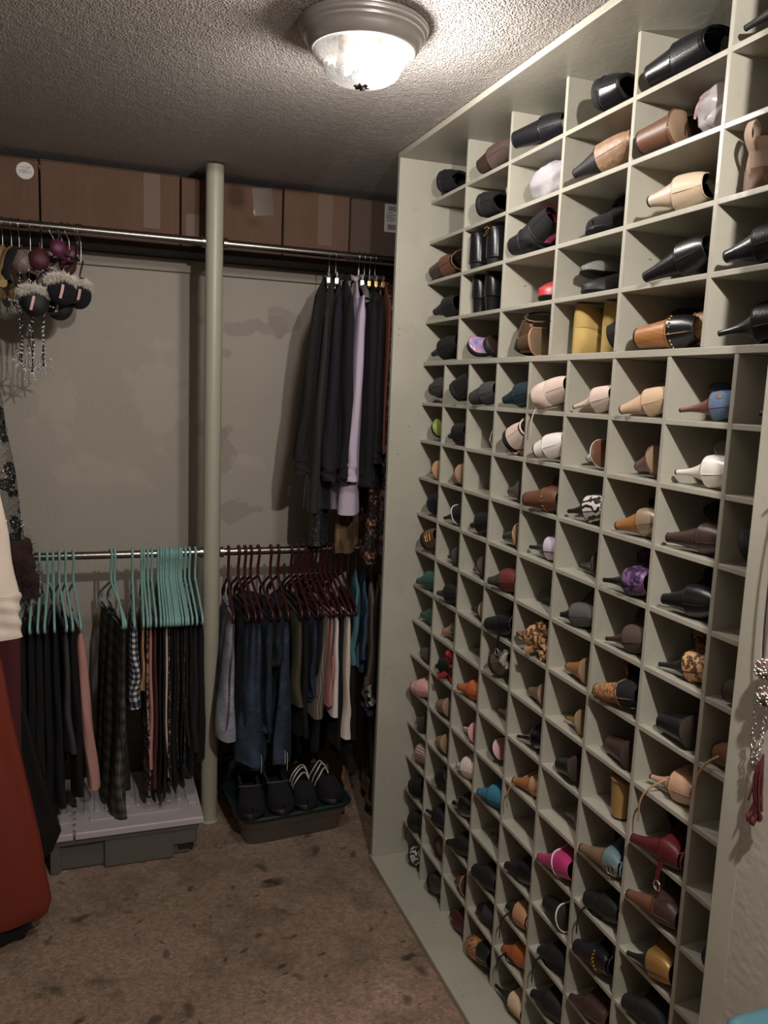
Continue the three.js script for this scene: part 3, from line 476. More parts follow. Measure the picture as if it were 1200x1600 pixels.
const SHOES = [
  [0, 1, 1, 0.016, 0.098, 'P', 'bl', 0.035, 'charcoal', 'black', {}, 'charcoal grey low pump'],
  [0, 2, 1, 0.008, 0.266, 'F', 'fl', 0.014, 'black', 'black', {y:-25}, 'rounded black flat showing its dark opening'],
  [0, 3, 1, 0.008, 0.438, 'P', 'bl', 0.06, 'suedegrey', 'charcoal', {}, 'charcoal suede pump with short block heel'],
  [0, 4, 1, 0.020, 0.615, 'P', 'cn', 0.05, 'teal', 'teal', {}, 'dark teal pump with matching cone heel'],
  [0, 5, 1, 0.009, 0.787, 'W', 'wd', 0.05, 'blush', 'blush', {lace:'blush'}, 'pale blush wedge with its lace trailing over the shelf edge'],
  [0, 6, 1, 0.013, 0.959, 'P', 'st', 0.085, 'blush', 'blush', {}, 'pale blush suede stiletto pump'],
  [0, 7, 1, 0.017, 1.132, 'P', 'cn', 0.075, 'sand', 'sand', {}, 'sand beige pump with stitched back panel'],
  [0, 8, 1, 0.024, 1.304, 'P', 'st', 0.09, 'denim', 'redwood', {tag:1}, 'blue denim pump with slim brown heel and small tag'],
  [0, 9, 1, 0.014, 1.414, 'P', 'st', 0.08, 'navy', 'navy', {z:1.44,zl:1.397}, 'navy pump half hidden by the end board'],
  [0, 1, 2, 0.023, 0.098, 'M', 'fl', 0.012, 'lime', 'lime', {}, 'lime green mule rim'],
  [0, 2, 2, 0.010, 0.270, 'P', 'kt', 0.04, 'black', 'black', {}, 'black rounded pump heel'],
  [0, 3, 2, 0.034, 0.443, 'M', 'kt', 0.045, 'white', 'white', {}, 'white slide with small heel'],
  [0, 4, 2, 0.008, 0.611, 'S', 'fl', 0.015, 'blush', 'tan', {ribbon:'blush'}, 'tangle of pale blush ribbons on a flat sandal'],
  [0, 5, 2, 0.011, 0.787, 'P', 'bl', 0.04, 'white', 'white', {y:-20}, 'white pump tipped to show its black lining'],
  [0, 6, 2, 0.011, 0.959, 'M', 'kt', 0.05, 'white', 'white', {}, 'white mule with brown insole'],
  [0, 7, 2, 0.024, 1.132, 'M', 'cn', 0.06, 'taupe', 'redwood', {pf:.012}, 'taupe mule with cream striped edge'],
  [0, 8, 2, 0.029, 1.304, 'P', 'st', 0.085, 'whiteleather', 'whiteleather', {tip:'black'}, 'white leather stiletto pump with dark heel tip'],
  [0, 9, 2, 0.014, 1.417, 'M', 'st', 0.07, 'black', 'black', {z:1.44,zl:1.409}, 'black mule rim beside the end board'],
  [0, 1, 3, 0.008, 0.097, 'M', 'st', 0.08, 'tan', 'taupe', {}, 'tan mule with taupe stiletto heel'],
  [0, 2, 3, 0.009, 0.270, 'M', 'bl', 0.06, 'tanwood', 'tanwood', {}, 'tan wooden block heeled mule'],
  [0, 3, 3, 0.026, 0.443, 'M', 'bl', 0.03, 'black', 'black', {d:.025}, 'small black slide pushed deep inside'],
  [0, 4, 3, 0.019, 0.615, 'M', 'cn', 0.07, 'espresso', 'espresso', {}, 'dark brown mule with curved cone heel'],
  [0, 5, 3, 0.008, 0.781, 'K', 'bl', 0.075, 'brown', 'brown', {stud:1}, 'brown clog with chunky heel and brass studs'],
  [0, 6, 3, 0.018, 0.959, 'P', 'st', 0.075, 'zebra', 'black', {}, 'black and white zebra print sandal'],
  [0, 7, 3, 0.027, 1.132, 'S', 'cn', 0.07, 'glitter', 'tanwood', {}, 'tan heeled sandal with glittering strap'],
  [0, 8, 3, 0.027, 1.304, 'K', 'cn', 0.085, 'espresso', 'espresso', {}, 'dark espresso shoe with smooth conical heel'],
  [0, 9, 3, 0.014, 1.401, 'F', 'fl', 0.02, 'blackleather', 'blackleather', {z:1.44,zl:1.371}, 'black leather shoe with stitched rounded back'],
  [0, 1, 4, 0.016, 0.098, 'Y', 'fl', 0.012, 'blackfur', 'black', {}, 'fuzzy black slipper'],
  [0, 2, 4, 0.018, 0.270, 'S', 'st', 0.07, 'black', 'black', {trim:'cream'}, 'black strappy sandal with pale rim'],
  [0, 3, 4, 0.018, 0.442, 'P', 'kt', 0.04, 'black', 'black', {}, 'round black pump with stubby heel'],
  [0, 4, 4, 0.022, 0.615, 'M', 'cn', 0.07, 'olive', 'blackleather', {trim:'gold'}, 'olive mule with gold edge and dark heel'],
  [0, 5, 4, 0.029, 0.787, 'P', 'st', 0.08, 'lilac', 'blackleather', {}, 'pale lilac backed pump with black stiletto heel'],
  [0, 6, 4, 0.028, 0.960, 'M', 'st', 0.085, 'blackleather', 'blackleather', {}, 'glossy black stiletto mule'],
  [0, 7, 4, 0.008, 1.132, 'P', 'st', 0.08, 'purple', 'blackleather', {}, 'purple floral satin pump with black heel'],
  [0, 8, 4, 0.022, 1.304, 'P', 'cn', 0.06, 'blackleather', 'blackleather', {}, 'shiny black leather pump with tapered heel'],
  [0, 9, 4, 0.014, 1.419, 'P', 'st', 0.07, 'black', 'black', {z:1.44,zl:1.409}, 'black heel just showing beside the end board'],
  [0, 1, 5, 0.008, 0.067, 'P', 'fl', 0.02, 'brown', 'brown', {buckle:'gold'}, 'brown flat shoe with square brass buckle'],
  [0, 2, 5, 0.012, 0.270, 'M', 'st', 0.075, 'black', 'black', {}, 'black mule with dark stiletto'],
  [0, 3, 5, 0.014, 0.442, 'M', 'st', 0.085, 'blackleather', 'blackleather', {}, 'black open mule with long glossy heel'],
  [0, 4, 5, 0.012, 0.615, 'P', 'cn', 0.06, 'oxblood', 'charcoal', {}, 'oxblood and grey pump'],
  [0, 5, 5, 0.035, 0.787, 'P', 'cn', 0.05, 'charcoal', 'black', {d:.025}, 'dark shoe tucked in deep shade'],
  [0, 6, 5, 0.015, 0.959, 'B', 'kt', 0.05, 'mesh', 'black', {}, 'dark grey mesh shoe with gaping collar'],
  [0, 7, 5, 0.021, 1.132, 'P', 'st', 0.07, 'suedebrown', 'espresso', {}, 'dark brown suede pump with slender heel'],
  [0, 8, 5, 0.025, 1.304, 'P', 'st', 0.08, 'leopard', 'black', {}, 'leopard print pump with black stiletto'],
  [0, 9, 5, 0.014, 1.404, 'M', 'bl', 0.05, 'brown', 'espresso', {z:1.44,zl:1.388}, 'brown mule rim in deep shade'],
  [0, 1, 6, 0.017, 0.098, 'P', 'cn', 0.05, 'green', 'green', {}, 'bottle green pump'],
  [0, 2, 6, 0.011, 0.270, 'P', 'kt', 0.055, 'black', 'charcoal', {}, 'black pump with grey heel'],
  [0, 3, 6, 0.022, 0.442, 'M', 'cn', 0.06, 'taupe', 'black', {}, 'taupe and black mule'],
  [0, 4, 6, 0.008, 0.602, 'S', 'bl', 0.075, 'blackleather', 'black', {strapdown:1}, 'black strappy platform sandal with dangling buckle strap'],
  [0, 5, 6, 0.008, 0.787, 'S', 'kt', 0.06, 'leopard', 'leopard', {bow:'leopard'}, 'leopard satin sandal with limp bow'],
  [0, 6, 6, 0.016, 0.959, 'M', 'cn', 0.08, 'tanwood', 'tanwood', {}, 'tan leather heel shaped like a spool'],
  [0, 7, 6, 0.009, 1.132, 'K', 'bl', 0.09, 'suedeblack', 'cork', {pf:.02}, 'black suede platform with cork heel'],
  [0, 8, 6, 0.008, 1.301, 'M', 'bl', 0.085, 'blackleather', 'blackleather', {}, 'black leather mule with thick flared heel'],
  [0, 9, 6, 0.014, 1.398, 'M', 'bl', 0.07, 'tanwood', 'brown', {lace:'tan',z:1.44,zl:1.378}, 'brown shoe with tan lace hanging out'],
  [0, 1, 7, 0.019, 0.098, 'P', 'cn', 0.05, 'green', 'green', {d:.015}, 'small green shoe pushed back'],
  [0, 2, 7, 0.024, 0.270, 'P', 'cn', 0.05, 'greenorange', 'tan', {d:.015}, 'green and orange pump pushed back'],
  [0, 3, 7, 0.022, 0.442, 'M', 'st', 0.08, 'black', 'black', {d:.015}, 'thin black heel pushed back'],
  [0, 4, 7, 0.008, 0.546, 'Y', 'fl', 0.012, 'olive', 'olive', {fur:'cream'}, 'olive slipper with cream fur cuff'],
  [0, 5, 7, 0.021, 0.787, 'M', 'cn', 0.08, 'olivebrown', 'olivebrown', {}, 'olive brown mule with carved heel'],
  [0, 6, 7, 0.018, 0.959, 'M', 'st', 0.07, 'goldsnake', 'gold', {}, 'gold snakeskin mule with slim heel'],
  [0, 7, 7, 0.014, 1.132, 'M', 'bl', 0.085, 'espresso', 'espresso', {}, 'dark brown mule with broad matte heel'],
  [0, 8, 7, 0.029, 1.304, 'S', 'st', 0.07, 'nude', 'nude', {lace:'tan'}, 'nude satin peep toe with beaded strap'],
  [0, 1, 8, 0.016, 0.098, 'M', 'bl', 0.07, 'brown', 'espresso', {}, 'brown mule with dark block heel'],
  [0, 2, 8, 0.014, 0.270, 'P', 'kt', 0.04, 'black', 'black', {bow:'red'}, 'black pump topped by red satin bow'],
  [0, 3, 8, 0.022, 0.442, 'P', 'cn', 0.06, 'orange', 'orange', {}, 'burnt orange pump'],
  [0, 4, 8, 0.014, 0.615, 'M', 'st', 0.085, 'mauve', 'mauve', {d:.02}, 'mauve stiletto mule'],
  [0, 5, 8, 0.025, 0.787, 'S', 'st', 0.08, 'patent', 'patent', {trim:'black'}, 'black patent strappy sandal'],
  [0, 6, 8, 0.010, 0.959, 'M', 'bl', 0.075, 'blackleather', 'blackleather', {}, 'black mule with square shiny heel'],
  [0, 7, 8, 0.028, 1.122, 'M', 'bl', 0.085, 'gold', 'goldwood', {up:1}, 'golden tan block heel standing upright'],
  [0, 8, 8, 0.008, 1.303, 'S', 'cn', 0.09, 'darkred', 'darkred', {strapdown:1}, 'dark red heeled sandal with dangling strap'],
  [0, 9, 8, 0.014, 1.409, 'P', 'st', 0.06, 'zebra', 'black', {z:1.44,zl:1.395}, 'zebra print shoe beside the end board'],
  [0, 1, 9, 0.008, 0.075, 'P', 'bl', 0.04, 'pink', 'pink', {y:-20}, 'pale pink shoe with cut away back'],
  [0, 2, 9, 0.011, 0.270, 'M', 'bl', 0.075, 'rosemauve', 'rosemauve', {}, 'rose mauve mule with flared heel'],
  [0, 3, 9, 0.015, 0.442, 'M', 'st', 0.08, 'pink', 'pink', {}, 'pale pink mule with curved heel'],
  [0, 4, 9, 0.022, 0.584, 'M', 'fl', 0.015, 'pink', 'pink', {up:0}, 'pink slide showing its rounded insole'],
  [0, 5, 9, 0.029, 0.787, 'S', 'cn', 0.08, 'tan', 'tanwood', {lace:'tan'}, 'tan lace up sandal with hanging lace'],
  [0, 6, 9, 0.025, 0.960, 'M', 'st', 0.08, 'mauve', 'mauve', {d:.015}, 'mauve heel lying in deep shade'],
  [0, 7, 9, 0.011, 1.132, 'S', 'cn', 0.09, 'aqua', 'olivebrown', {buckle:'silver'}, 'brown heel with aqua buckled strap'],
  [0, 8, 9, 0.008, 1.284, 'K', 'cn', 0.085, 'espresso', 'brown', {pf:.012}, 'brown platform heel with silver edge'],
  [0, 9, 9, 0.014, 1.409, 'P', 'bl', 0.05, 'black', 'black', {z:1.44,zl:1.395}, 'black shoe low beside the end board'],
  [0, 1, 10, 0.008, 0.096, 'M', 'bl', 0.04, 'blackleather', 'blackleather', {}, 'black leather slide with thick sole'],
  [0, 2, 10, 0.008, 0.260, 'M', 'bl', 0.075, 'gold', 'goldwood', {}, 'gold mule with square wooden heel'],
  [0, 3, 10, 0.019, 0.442, 'P', 'kt', 0.04, 'cream', 'cream', {}, 'cream rounded pump'],
  [0, 4, 10, 0.016, 0.615, 'P', 'cn', 0.06, 'turquoise', 'turquoise', {}, 'bright turquoise pump'],
  [0, 6, 10, 0.008, 0.959, 'P', 'cn', 0.075, 'hotpink', 'hotpink', {trim:'white'}, 'hot pink pump with white edged heel'],
  [0, 7, 10, 0.023, 1.132, 'S', 'bl', 0.06, 'black', 'black', {lace:'black'}, 'black round mule with thin strap looping out'],
  [0, 8, 10, 0.008, 1.296, 'P', 'st', 0.07, 'goldmesh', 'black', {}, 'gold perforated pump'],
  [0, 1, 11, 0.016, 0.098, 'P', 'kt', 0.03, 'stripe', 'mauve', {}, 'mauve and cream striped pump'],
  [0, 2, 11, 0.016, 0.270, 'Y', 'fl', 0.012, 'black', 'black', {}, 'plain black slipper'],
  [0, 3, 11, 0.017, 0.442, 'P', 'kt', 0.05, 'patent', 'patent', {}, 'patent black rounded pump'],
  [0, 4, 11, 0.020, 0.615, 'M', 'st', 0.07, 'espresso', 'black', {d:.015}, 'thin dark brown heel pushed back'],
  [0, 5, 11, 0.020, 0.787, 'P', 'cn', 0.06, 'blackleather', 'black', {}, 'black leather pump with dark cone heel'],
  [0, 6, 11, 0.008, 0.954, 'M', 'bl', 0.085, 'black', 'black', {trim:'white'}, 'black heel with a white edge line'],
  [0, 7, 11, 0.008, 1.120, 'S', 'bl', 0.085, 'blackleather', 'black', {chain:'gold'}, 'black heeled sandal with gold chain trim'],
  [0, 8, 11, 0.013, 1.304, 'B', 'bl', 0.06, 'black', 'black', {}, 'black bootie near the lower frame edge'],
  [0, 9, 11, 0.014, 1.406, 'M', 'cn', 0.06, 'peach', 'peach', {z:1.44,zl:1.389}, 'peach tan heel beside the end board'],
  [0, 1, 12, 0.008, 0.097, 'P', 'fl', 0.02, 'suedeblack', 'black', {}, 'black suede loafer with broad back'],
  [0, 2, 12, 0.011, 0.270, 'P', 'st', 0.06, 'black', 'black', {bow:'brooch'}, 'black satin pump with jewelled clip'],
  [0, 3, 12, 0.011, 0.442, 'P', 'cn', 0.06, 'black', 'black', {}, 'plain black pump with short cone heel'],
  [0, 4, 12, 0.010, 0.614, 'P', 'bl', 0.05, 'black', 'black', {}, 'dull black block pump'],
  [0, 5, 12, 0.017, 0.787, 'S', 'kt', 0.05, 'tan', 'black', {lace:'black'}, 'tan and black sandal with thin looped strap'],
  [0, 6, 12, 0.019, 0.959, 'P', 'cn', 0.05, 'suedeblack', 'black', {lace:'black'}, 'black suede shoe with strap over the edge'],
  [0, 7, 12, 0.009, 1.132, 'B', 'cn', 0.07, 'espresso', 'espresso', {}, 'dark brown leather ankle boot'],
  [0, 1, 13, 0.008, 0.089, 'S', 'fl', 0.012, 'black', 'black', {lace:'black'}, 'black flat sandal with trailing laces'],
  [0, 2, 13, 0.014, 0.270, 'P', 'fl', 0.015, 'brown', 'brown', {d:.02}, 'dull brown flat in shade'],
  [0, 3, 13, 0.017, 0.442, 'M', 'bl', 0.05, 'brown', 'brown', {trim:'tan'}, 'brown mule with concentric tan edging'],
  [0, 4, 13, 0.024, 0.615, 'P', 'bl', 0.04, 'charcoal', 'black', {}, 'charcoal pump in shade'],
  [0, 5, 13, 0.025, 0.787, 'P', 'cn', 0.06, 'rust', 'rust', {lace:'black'}, 'rust leather pump with black elastic strap'],
  [0, 6, 13, 0.016, 0.959, 'P', 'cn', 0.05, 'black', 'black', {}, 'black pump with scuffed low heel'],
  [0, 1, 14, 0.016, 0.098, 'S', 'fl', 0.012, 'zebra', 'black', {}, 'white and black flat thong sandal'],
  [0, 2, 14, 0.015, 0.270, 'P', 'fl', 0.02, 'espresso', 'espresso', {}, 'dark brown loafer back'],
  [0, 3, 14, 0.018, 0.442, 'P', 'kt', 0.04, 'burgundy', 'burgundy', {}, 'burgundy rounded pump'],
  [0, 4, 14, 0.008, 0.604, 'K', 'wd', 0.06, 'black', 'cork', {pf:.02}, 'black platform on thick cork wedge'],
  [0, 5, 14, 0.013, 0.787, 'P', 'st', 0.085, 'sand', 'black', {trim:'black'}, 'sand beige pump edged in black'],
  [1, 1, 1, 0.014, 0.094, 'Y', 'fl', 0.014, 'suedeblack', 'black', {r:92,y:-22}, 'fuzzy black suede slip-on'],
  [1, 1, 1, 0.039, 0.112, 'Y', 'fl', 0.014, 'suedeblack', 'black', {r:60,d:.06}, 'black suede slip-on behind its mate'],
  [1, 2, 1, 0.014, 0.424, 'B', 'bl', 0.05, 'suedebrown', 'espresso', {}, 'brown suede ankle boot lying down'],
  [1, 3, 1, 0.014, 0.678, 'P', 'bl', 0.085, 'blackleather', 'blackleather', {r:85,y:-25}, 'black leather pump on its side showing the sole'],
  [1, 4, 1, 0.014, 0.934, 'Y', 'fl', 0.02, 'blackleather', 'black', {r:88,y:-18}, 'glossy black ankle shoe with strap'],
  [1, 5, 1, 0.014, 1.157, 'B', 'bl', 0.07, 'blackleather', 'blackleather', {shaft:.012,r:84}, 'black ankle boot with thick heel and white stitching'],
  [1, 6, 1, 0.014, 1.314, 'M', 'st', 0.1, 'black', 'black', {}, 'long black stiletto heel'],
  [1, 2, 2, 0.014, 0.395, 'Y', 'fl', 0.014, 'suedeblack', 'tan', {r:88,y:-20}, 'black suede slip-on lying low'],
  [1, 2, 2, 0.022, 0.456, 'F', 'fl', 0.012, 'sand', 'sand', {r:-50,d:.04}, 'black slip-on tipped to show tan sole'],
  [1, 4, 2, 0.014, 0.935, 'B', 'cn', 0.07, 'snake', 'black', {}, 'beige snakeskin bootie with black heel'],
  [1, 5, 2, 0.014, 1.084, 'M', 'fl', 0.085, 'taupebrown', 'brown', {pf:.015}, 'taupe mule with thick heel and printed insole'],
  [1, 1, 3, 0.014, 0.138, 'S', 'bl', 0.06, 'brown', 'espresso', {}, 'brown and black strappy sandal'],
  [1, 2, 3, 0.022, 0.302, 'B', 'bl', 0.022, 'blackleather', 'black', {up:1,shaft:.012}, 'black pull-on ankle boot, nearer the side panel of the pair'],
  [1, 2, 3, 0.022, 0.407, 'B', 'bl', 0.022, 'blackleather', 'black', {up:1,logo:1,shaft:.012}, 'black ankle boot with gold S emblem'],
  [1, 3, 3, 0.014, 0.591, 'S', 'fl', 0.05, 'black', 'black', {pf:.012}, 'black strappy sandal with thick heel'],
  [1, 3, 3, 0.014, 0.675, 'F', 'fl', 0.03, 'suedeblack', 'black', {r:60,bow:'pinkband'}, 'black sandal with bright pink band'],
  [1, 4, 3, 0.022, 0.892, 'B', 'fl', 0.02, 'suedeblack', 'black', {shaft:.022,r:10,flip:1,y:-25}, 'tall black suede boot standing'],
  [1, 5, 3, 0.014, 1.195, 'P', 'cn', 0.06, 'beigeleather', 'beigeleather', {}, 'smooth beige leather pump'],
  [1, 6, 3, 0.022, 1.343, 'N', 'fl', 0.03, 'sneaker', 'gum', {up:1}, 'beige trainer with pull tab and laces'],
  [1, 1, 4, 0.014, 0.167, 'P', 'cn', 0.055, 'black', 'black', {}, 'dull black pump with angled heel'],
  [1, 2, 4, 0.040, 0.285, 'P', 'bl', 0.05, 'blackleather', 'blackleather', {up:1}, 'black leather loafer, nearer the side panel of two'],
  [1, 2, 4, 0.040, 0.372, 'P', 'bl', 0.05, 'blackleather', 'blackleather', {up:1}, 'black leather loafer, farther from the side panel of two'],
  [1, 3, 4, 0.040, 0.647, 'Y', 'fl', 0.014, 'redleather', 'black', {stitch:1,flip:1,r:8,y:16,z:.668}, 'red moccasin with white stitching'],
  [1, 4, 4, 0.040, 0.839, 'F', 'fl', 0.012, 'weave', 'black', {flip:1,r:4,l:.045}, 'black woven slip-on resting on its mate'],
  [1, 4, 4, 0.040, 0.856, 'F', 'fl', 0.012, 'black', 'black', {flip:1,r:4}, 'black slip-on lying under the woven one'],
  [1, 5, 4, 0.014, 1.218, 'P', 'cn', 0.085, 'blackleather', 'blackleather', {}, 'black leather pump with long tapering heel'],
  [1, 6, 4, 0.014, 1.379, 'P', 'cn', 0.06, 'blackleather', 'blackleather', {}, 'black glossy pump beside the end board'],
  [1, 1, 5, 0.014, 0.154, 'B', 'kt', 0.05, 'suedeblack', 'black', {fringe:1}, 'black fringed bootie'],
  [1, 2, 5, 0.014, 0.364, 'M', 'fl', 0.014, 'iris', 'gold', {r:50}, 'iridescent blue slide sandal with gold rim'],
  [1, 2, 5, 0.040, 0.389, 'M', 'fl', 0.014, 'black', 'black', {r:60,d:.02}, 'black slide sandal leaning beside the iridescent one'],
  [1, 3, 5, 0.014, 0.636, 'S', 'fl', 0.03, 'bronze', 'bronze', {trim:'gold'}, 'bronze jewelled sandal lying flat'],
  [1, 3, 5, 0.014, 0.709, 'M', 'bl', 0.05, 'bronze', 'bronze', {trim:'tan'}, 'bronze brown mule showing its open back'],
  [1, 4, 5, 0.040, 0.795, 'K', 'wd', 0.07, 'mustard', 'mustard', {up:1,y:4,z:.832}, 'mustard yellow wedge, nearer the side panel of two'],
  [1, 4, 5, 0.040, 0.856, 'K', 'wd', 0.07, 'mustard', 'mustard', {up:1,y:4,z:.915,d:.02}, 'mustard yellow wedge, farther from the side panel of two'],
  [1, 4, 5, 0.040, 0.922, 'M', 'fl', 0.03, 'taupe', 'tan', {r:70,z:.98,d:.03}, 'tan slide sandal behind the mustard wedges'],
  [1, 5, 5, 0.040, 1.137, 'K', 'bl', 0.08, 'blackleather', 'tanwood', {stud:1}, 'black clog with tan wooden heel and brass studs'],
  [1, 5, 5, 0.040, 1.211, 'K', 'bl', 0.08, 'tan', 'tanwood', {stud:1,d:.03}, 'tan clog with brass studs behind the black one'],
  [1, 6, 5, 0.014, 1.383, 'P', 'st', 0.075, 'blackleather', 'blackleather', {}, 'black leather stiletto lying low'],
];
SHOES.forEach(([big, col, row, x, z, kind, heel, hh, color, heelColor, op, look], i) => {
  const r = rng(1000 + i), words = look.split(' ').length;
  const where = words > 9 ? `${big ? 'wide' : 'small'} row ${ORD[row]}, column ${ORD[col]}` : `in the ${ORD[row]} ${big ? 'wide-cubby' : 'small-cubby'} row, ${ORD[col]} from side panel`;
  const g = thing(upperNames[kind], `${look} ${where}`.split(' ').slice(0, 16).join(' '), upperCats[kind], [0, 0, 0], big ? 'shoes in the wide cubbies' : 'shoes in the small cubbies');
  addShoe(g, kind, heel, hh, color, heelColor, op);
  const roll = op.r ?? (op.up ? 0 : (heel === 'fl' && hh < 0.035 ? (big ? 24 : 62) : big ? 80 : 78) + (r() - 0.5) * 12), open = kind === 'M' && !big && roll > 40, yaw = op.y ?? (open ? 2 : roll > 55 ? -12 : 3) + (r() - 0.5) * 10, pitch = roll > 55 && hh > 0.035 ? 12 * Math.min(1, hh / 0.08) : 0;
  g.rotation.order = 'YZX'; g.rotation.set(rad(roll), rad(-yaw) + (op.flip ? Math.PI : 0), rad(pitch));
  const w = big ? BW : CW, zl = (col - 1) * w + TH / 2 + 0.001, zr = col * w - TH / 2 - 0.001, floor = big ? (row === 5 ? 1.6956 : rowL(row) + TH / 2) : row === 14 ? 0.0201 : rowS(row) + TH / 2 + 0.0008, roof = big ? (row === 1 ? 2.3 : rowL(row - 1) - TH / 2) : row === 1 ? 1.6815 : rowS(row - 1) - TH / 2;
  const bb = () => { g.updateMatrixWorld(true); return new THREE.Box3().setFromObject(g, true); };
  let b = bb();
  const k = Math.min(1, (zr - zl) / (b.max.z - b.min.z), (roof - floor - (op.l ?? 0) - 0.002) / (b.max.y - b.min.y), (DEEP - 0.004) / (b.max.x - b.min.x));
  if (k < 1) { g.scale.setScalar(k * 0.995); b = bb(); }
  const c = V(op.flip ? 0.205 : 0.02, op.flip ? 0.02 : hh + 0.028, 0).multiplyScalar(g.scale.x).applyEuler(g.rotation);
  g.position.set(x + (op.d ?? 0) - c.x, floor + (op.l ?? 0) - b.min.y, (op.z ?? z) - c.z);
  b = bb();
  if (!big && roll > 40 && op.z === undefined) g.position.z += zr - (open ? 0.024 : 0.001) - b.max.z;   // lying shoes lean on the divider
  else g.position.z += Math.max(0, zl - b.min.z) - Math.max(0, b.max.z - zr);
  if (op.zl !== undefined) { b = bb(); g.position.z += op.zl - b.min.z; }
  g.position.x -= Math.max(0, b.max.x - (DEEP - 0.002));
  b = bb();
  // loose laces, ribbons and straps that hang over the shelf edge, laid out in the room and then moved into the shoe's own frame
  const inv = g.matrixWorld.clone().invert(), hang = (name, pts, wd, m, across = [0, 0, 1]) => mesh(name, ribbon(pts, wd, 0.0012, across).applyMatrix4(inv), m, g);
  const zc = (b.min.z + b.max.z) / 2, y0 = floor;
  if (op.lace) {
    const m = FIN[op.lace], zz = Math.min(zr - 0.03, zc + 0.01);
    hang('loose_lace', [[0.05, y0 + 0.05, zc], [0.01, y0 + 0.03, zc - 0.01], [-0.004, y0 + 0.006, zc - 0.03], [-0.01, y0 - 0.02, zc - 0.04], [-0.008, y0 - 0.045 - 0.03 * r(), zc - 0.045]], 0.004, m);
    if (r() > 0.4) hang('loose_lace', [[0.06, y0 + 0.04, zz], [0.02, y0 + 0.01, zz + 0.01], [0.004, y0 + 0.002, zz - 0.02], [0.012, y0 + 0.002, zz - 0.05]], 0.003, m);
  }
  if (op.ribbon) for (let q = 0; q < 9; q++) { const a = zl + 0.025 + r() * (zr - zl - 0.07), e = zl + 0.02 + r() * (zr - zl - 0.05); hang('ribbon', [[0.03 + r() * 0.03, y0 + 0.004, a], [0.02 + r() * 0.02, y0 + 0.02 + r() * 0.035, mix(a, e, 0.3)], [0.012 + r() * 0.03, y0 + 0.012 + r() * 0.03, mix(a, e, 0.7)], [0.012 + r() * 0.02, y0 + 0.003, e]], 0.012, FIN[q % 3 ? 'blush' : 'nude'], [0.5, 0.5, 0.2]); }
  if (op.strapdown) { const zz = Math.min(zr - 0.02, zc + 0.03), L = 0.06; hang('dangling_strap', [[0.05, y0 + 0.055, zz], [0.012, y0 + 0.045, zz], [-0.008, y0 + 0.01, zz], [-0.01, y0 - L * 0.5, zz - 0.004], [-0.009, y0 - L, zz]], 0.011, up0(color)); const bk = mesh('buckle', new THREE.TorusGeometry(0.009, 0.0018, 6, 16).rotateY(Math.PI / 2).translate(-0.012, y0 - L * 0.6, zz).applyMatrix4(inv), FIN.silver, g); }
});
function up0(c) { return FIN[c]; }
// wrapped things among the shoes
function lumps(rx, ry, rz, seed, amp) {
  const g = new THREE.SphereGeometry(1, 48, 32), p = g.attributes.position;
  for (let i = 0; i < p.count; i++) { const v = V().fromBufferAttribute(p, i), th = Math.atan2(v.z, v.x), n = Math.abs(Math.sin(th * 3 + v.y * 2 + seed)) * 0.5 + Math.abs(Math.sin(v.y * 5 + th * 2 + seed * 2)) * 0.3 + Math.abs(Math.sin(v.x * 6 - v.y * 3 + seed)) * 0.3; const k = 1 - amp * n; p.setXYZ(i, v.x * rx * k, v.y * ry * k + 0, v.z * rz * k); }
  g.deleteAttribute('normal'); const q = g; q.computeVertexNormals(); return q;
}
{
  const y = rowL(2) + TH / 2;
  const t = thing('cloth_bag', 'white cotton bag bundled round a shoe', 'cloth bag', [0.085, y, 0.63]);
  mesh('bundle', lumps(0.08, 0.056, 0.1, 2, 0.16).translate(0, 0.05, 0), cloth(0xc6c1c5, 0.95), t);
  mesh('gathered_neck', lumps(0.03, 0.032, 0.03, 5, 0.3).translate(0.01, 0.05, 0.092), cloth(0xc6c1c5, 0.95), t);
  const q = thing('plastic_bag', 'crumpled clear plastic bag with faint red print, beside the taupe mule', 'plastic bag', [0.07, y, 1.205]);
  mesh('film', lumps(0.07, 0.054, 0.05, 3, 0.2).translate(0, 0.048, 0), M(0xe6dfe2, 0.25, { transmission: 0.5, thickness: 0, clearcoat: 0.5 }), q);
  const pr = mesh('red_print', ribbon([[-0.064, 0.03, -0.01], [-0.068, 0.05, 0.0], [-0.06, 0.07, 0.008]], 0.006, 0.0005, [0, 0.2, 1]), M(0xa07078, 0.6), q);
  mesh('contents', lumps(0.04, 0.03, 0.03, 6, 0.2).translate(0.01, 0.034, 0), M(0x6d5560, 0.7), q);
  const w = thing('plastic_wrap', 'clear plastic wrapper left in a wide cubby under the fuzzy slip-ons', 'plastic wrap', [0.05, y, 0.215]);
  mesh('film', lumps(0.03, 0.03, 0.022, 7, 0.3).translate(0, 0.027, 0), M(0xe8e6e0, 0.2, { transmission: 0.8, thickness: 0 }), w);
}
// ---------- hangers and hanging clothes ----------
const spow = (a, p) => Math.sign(a) * Math.pow(Math.abs(a), p);
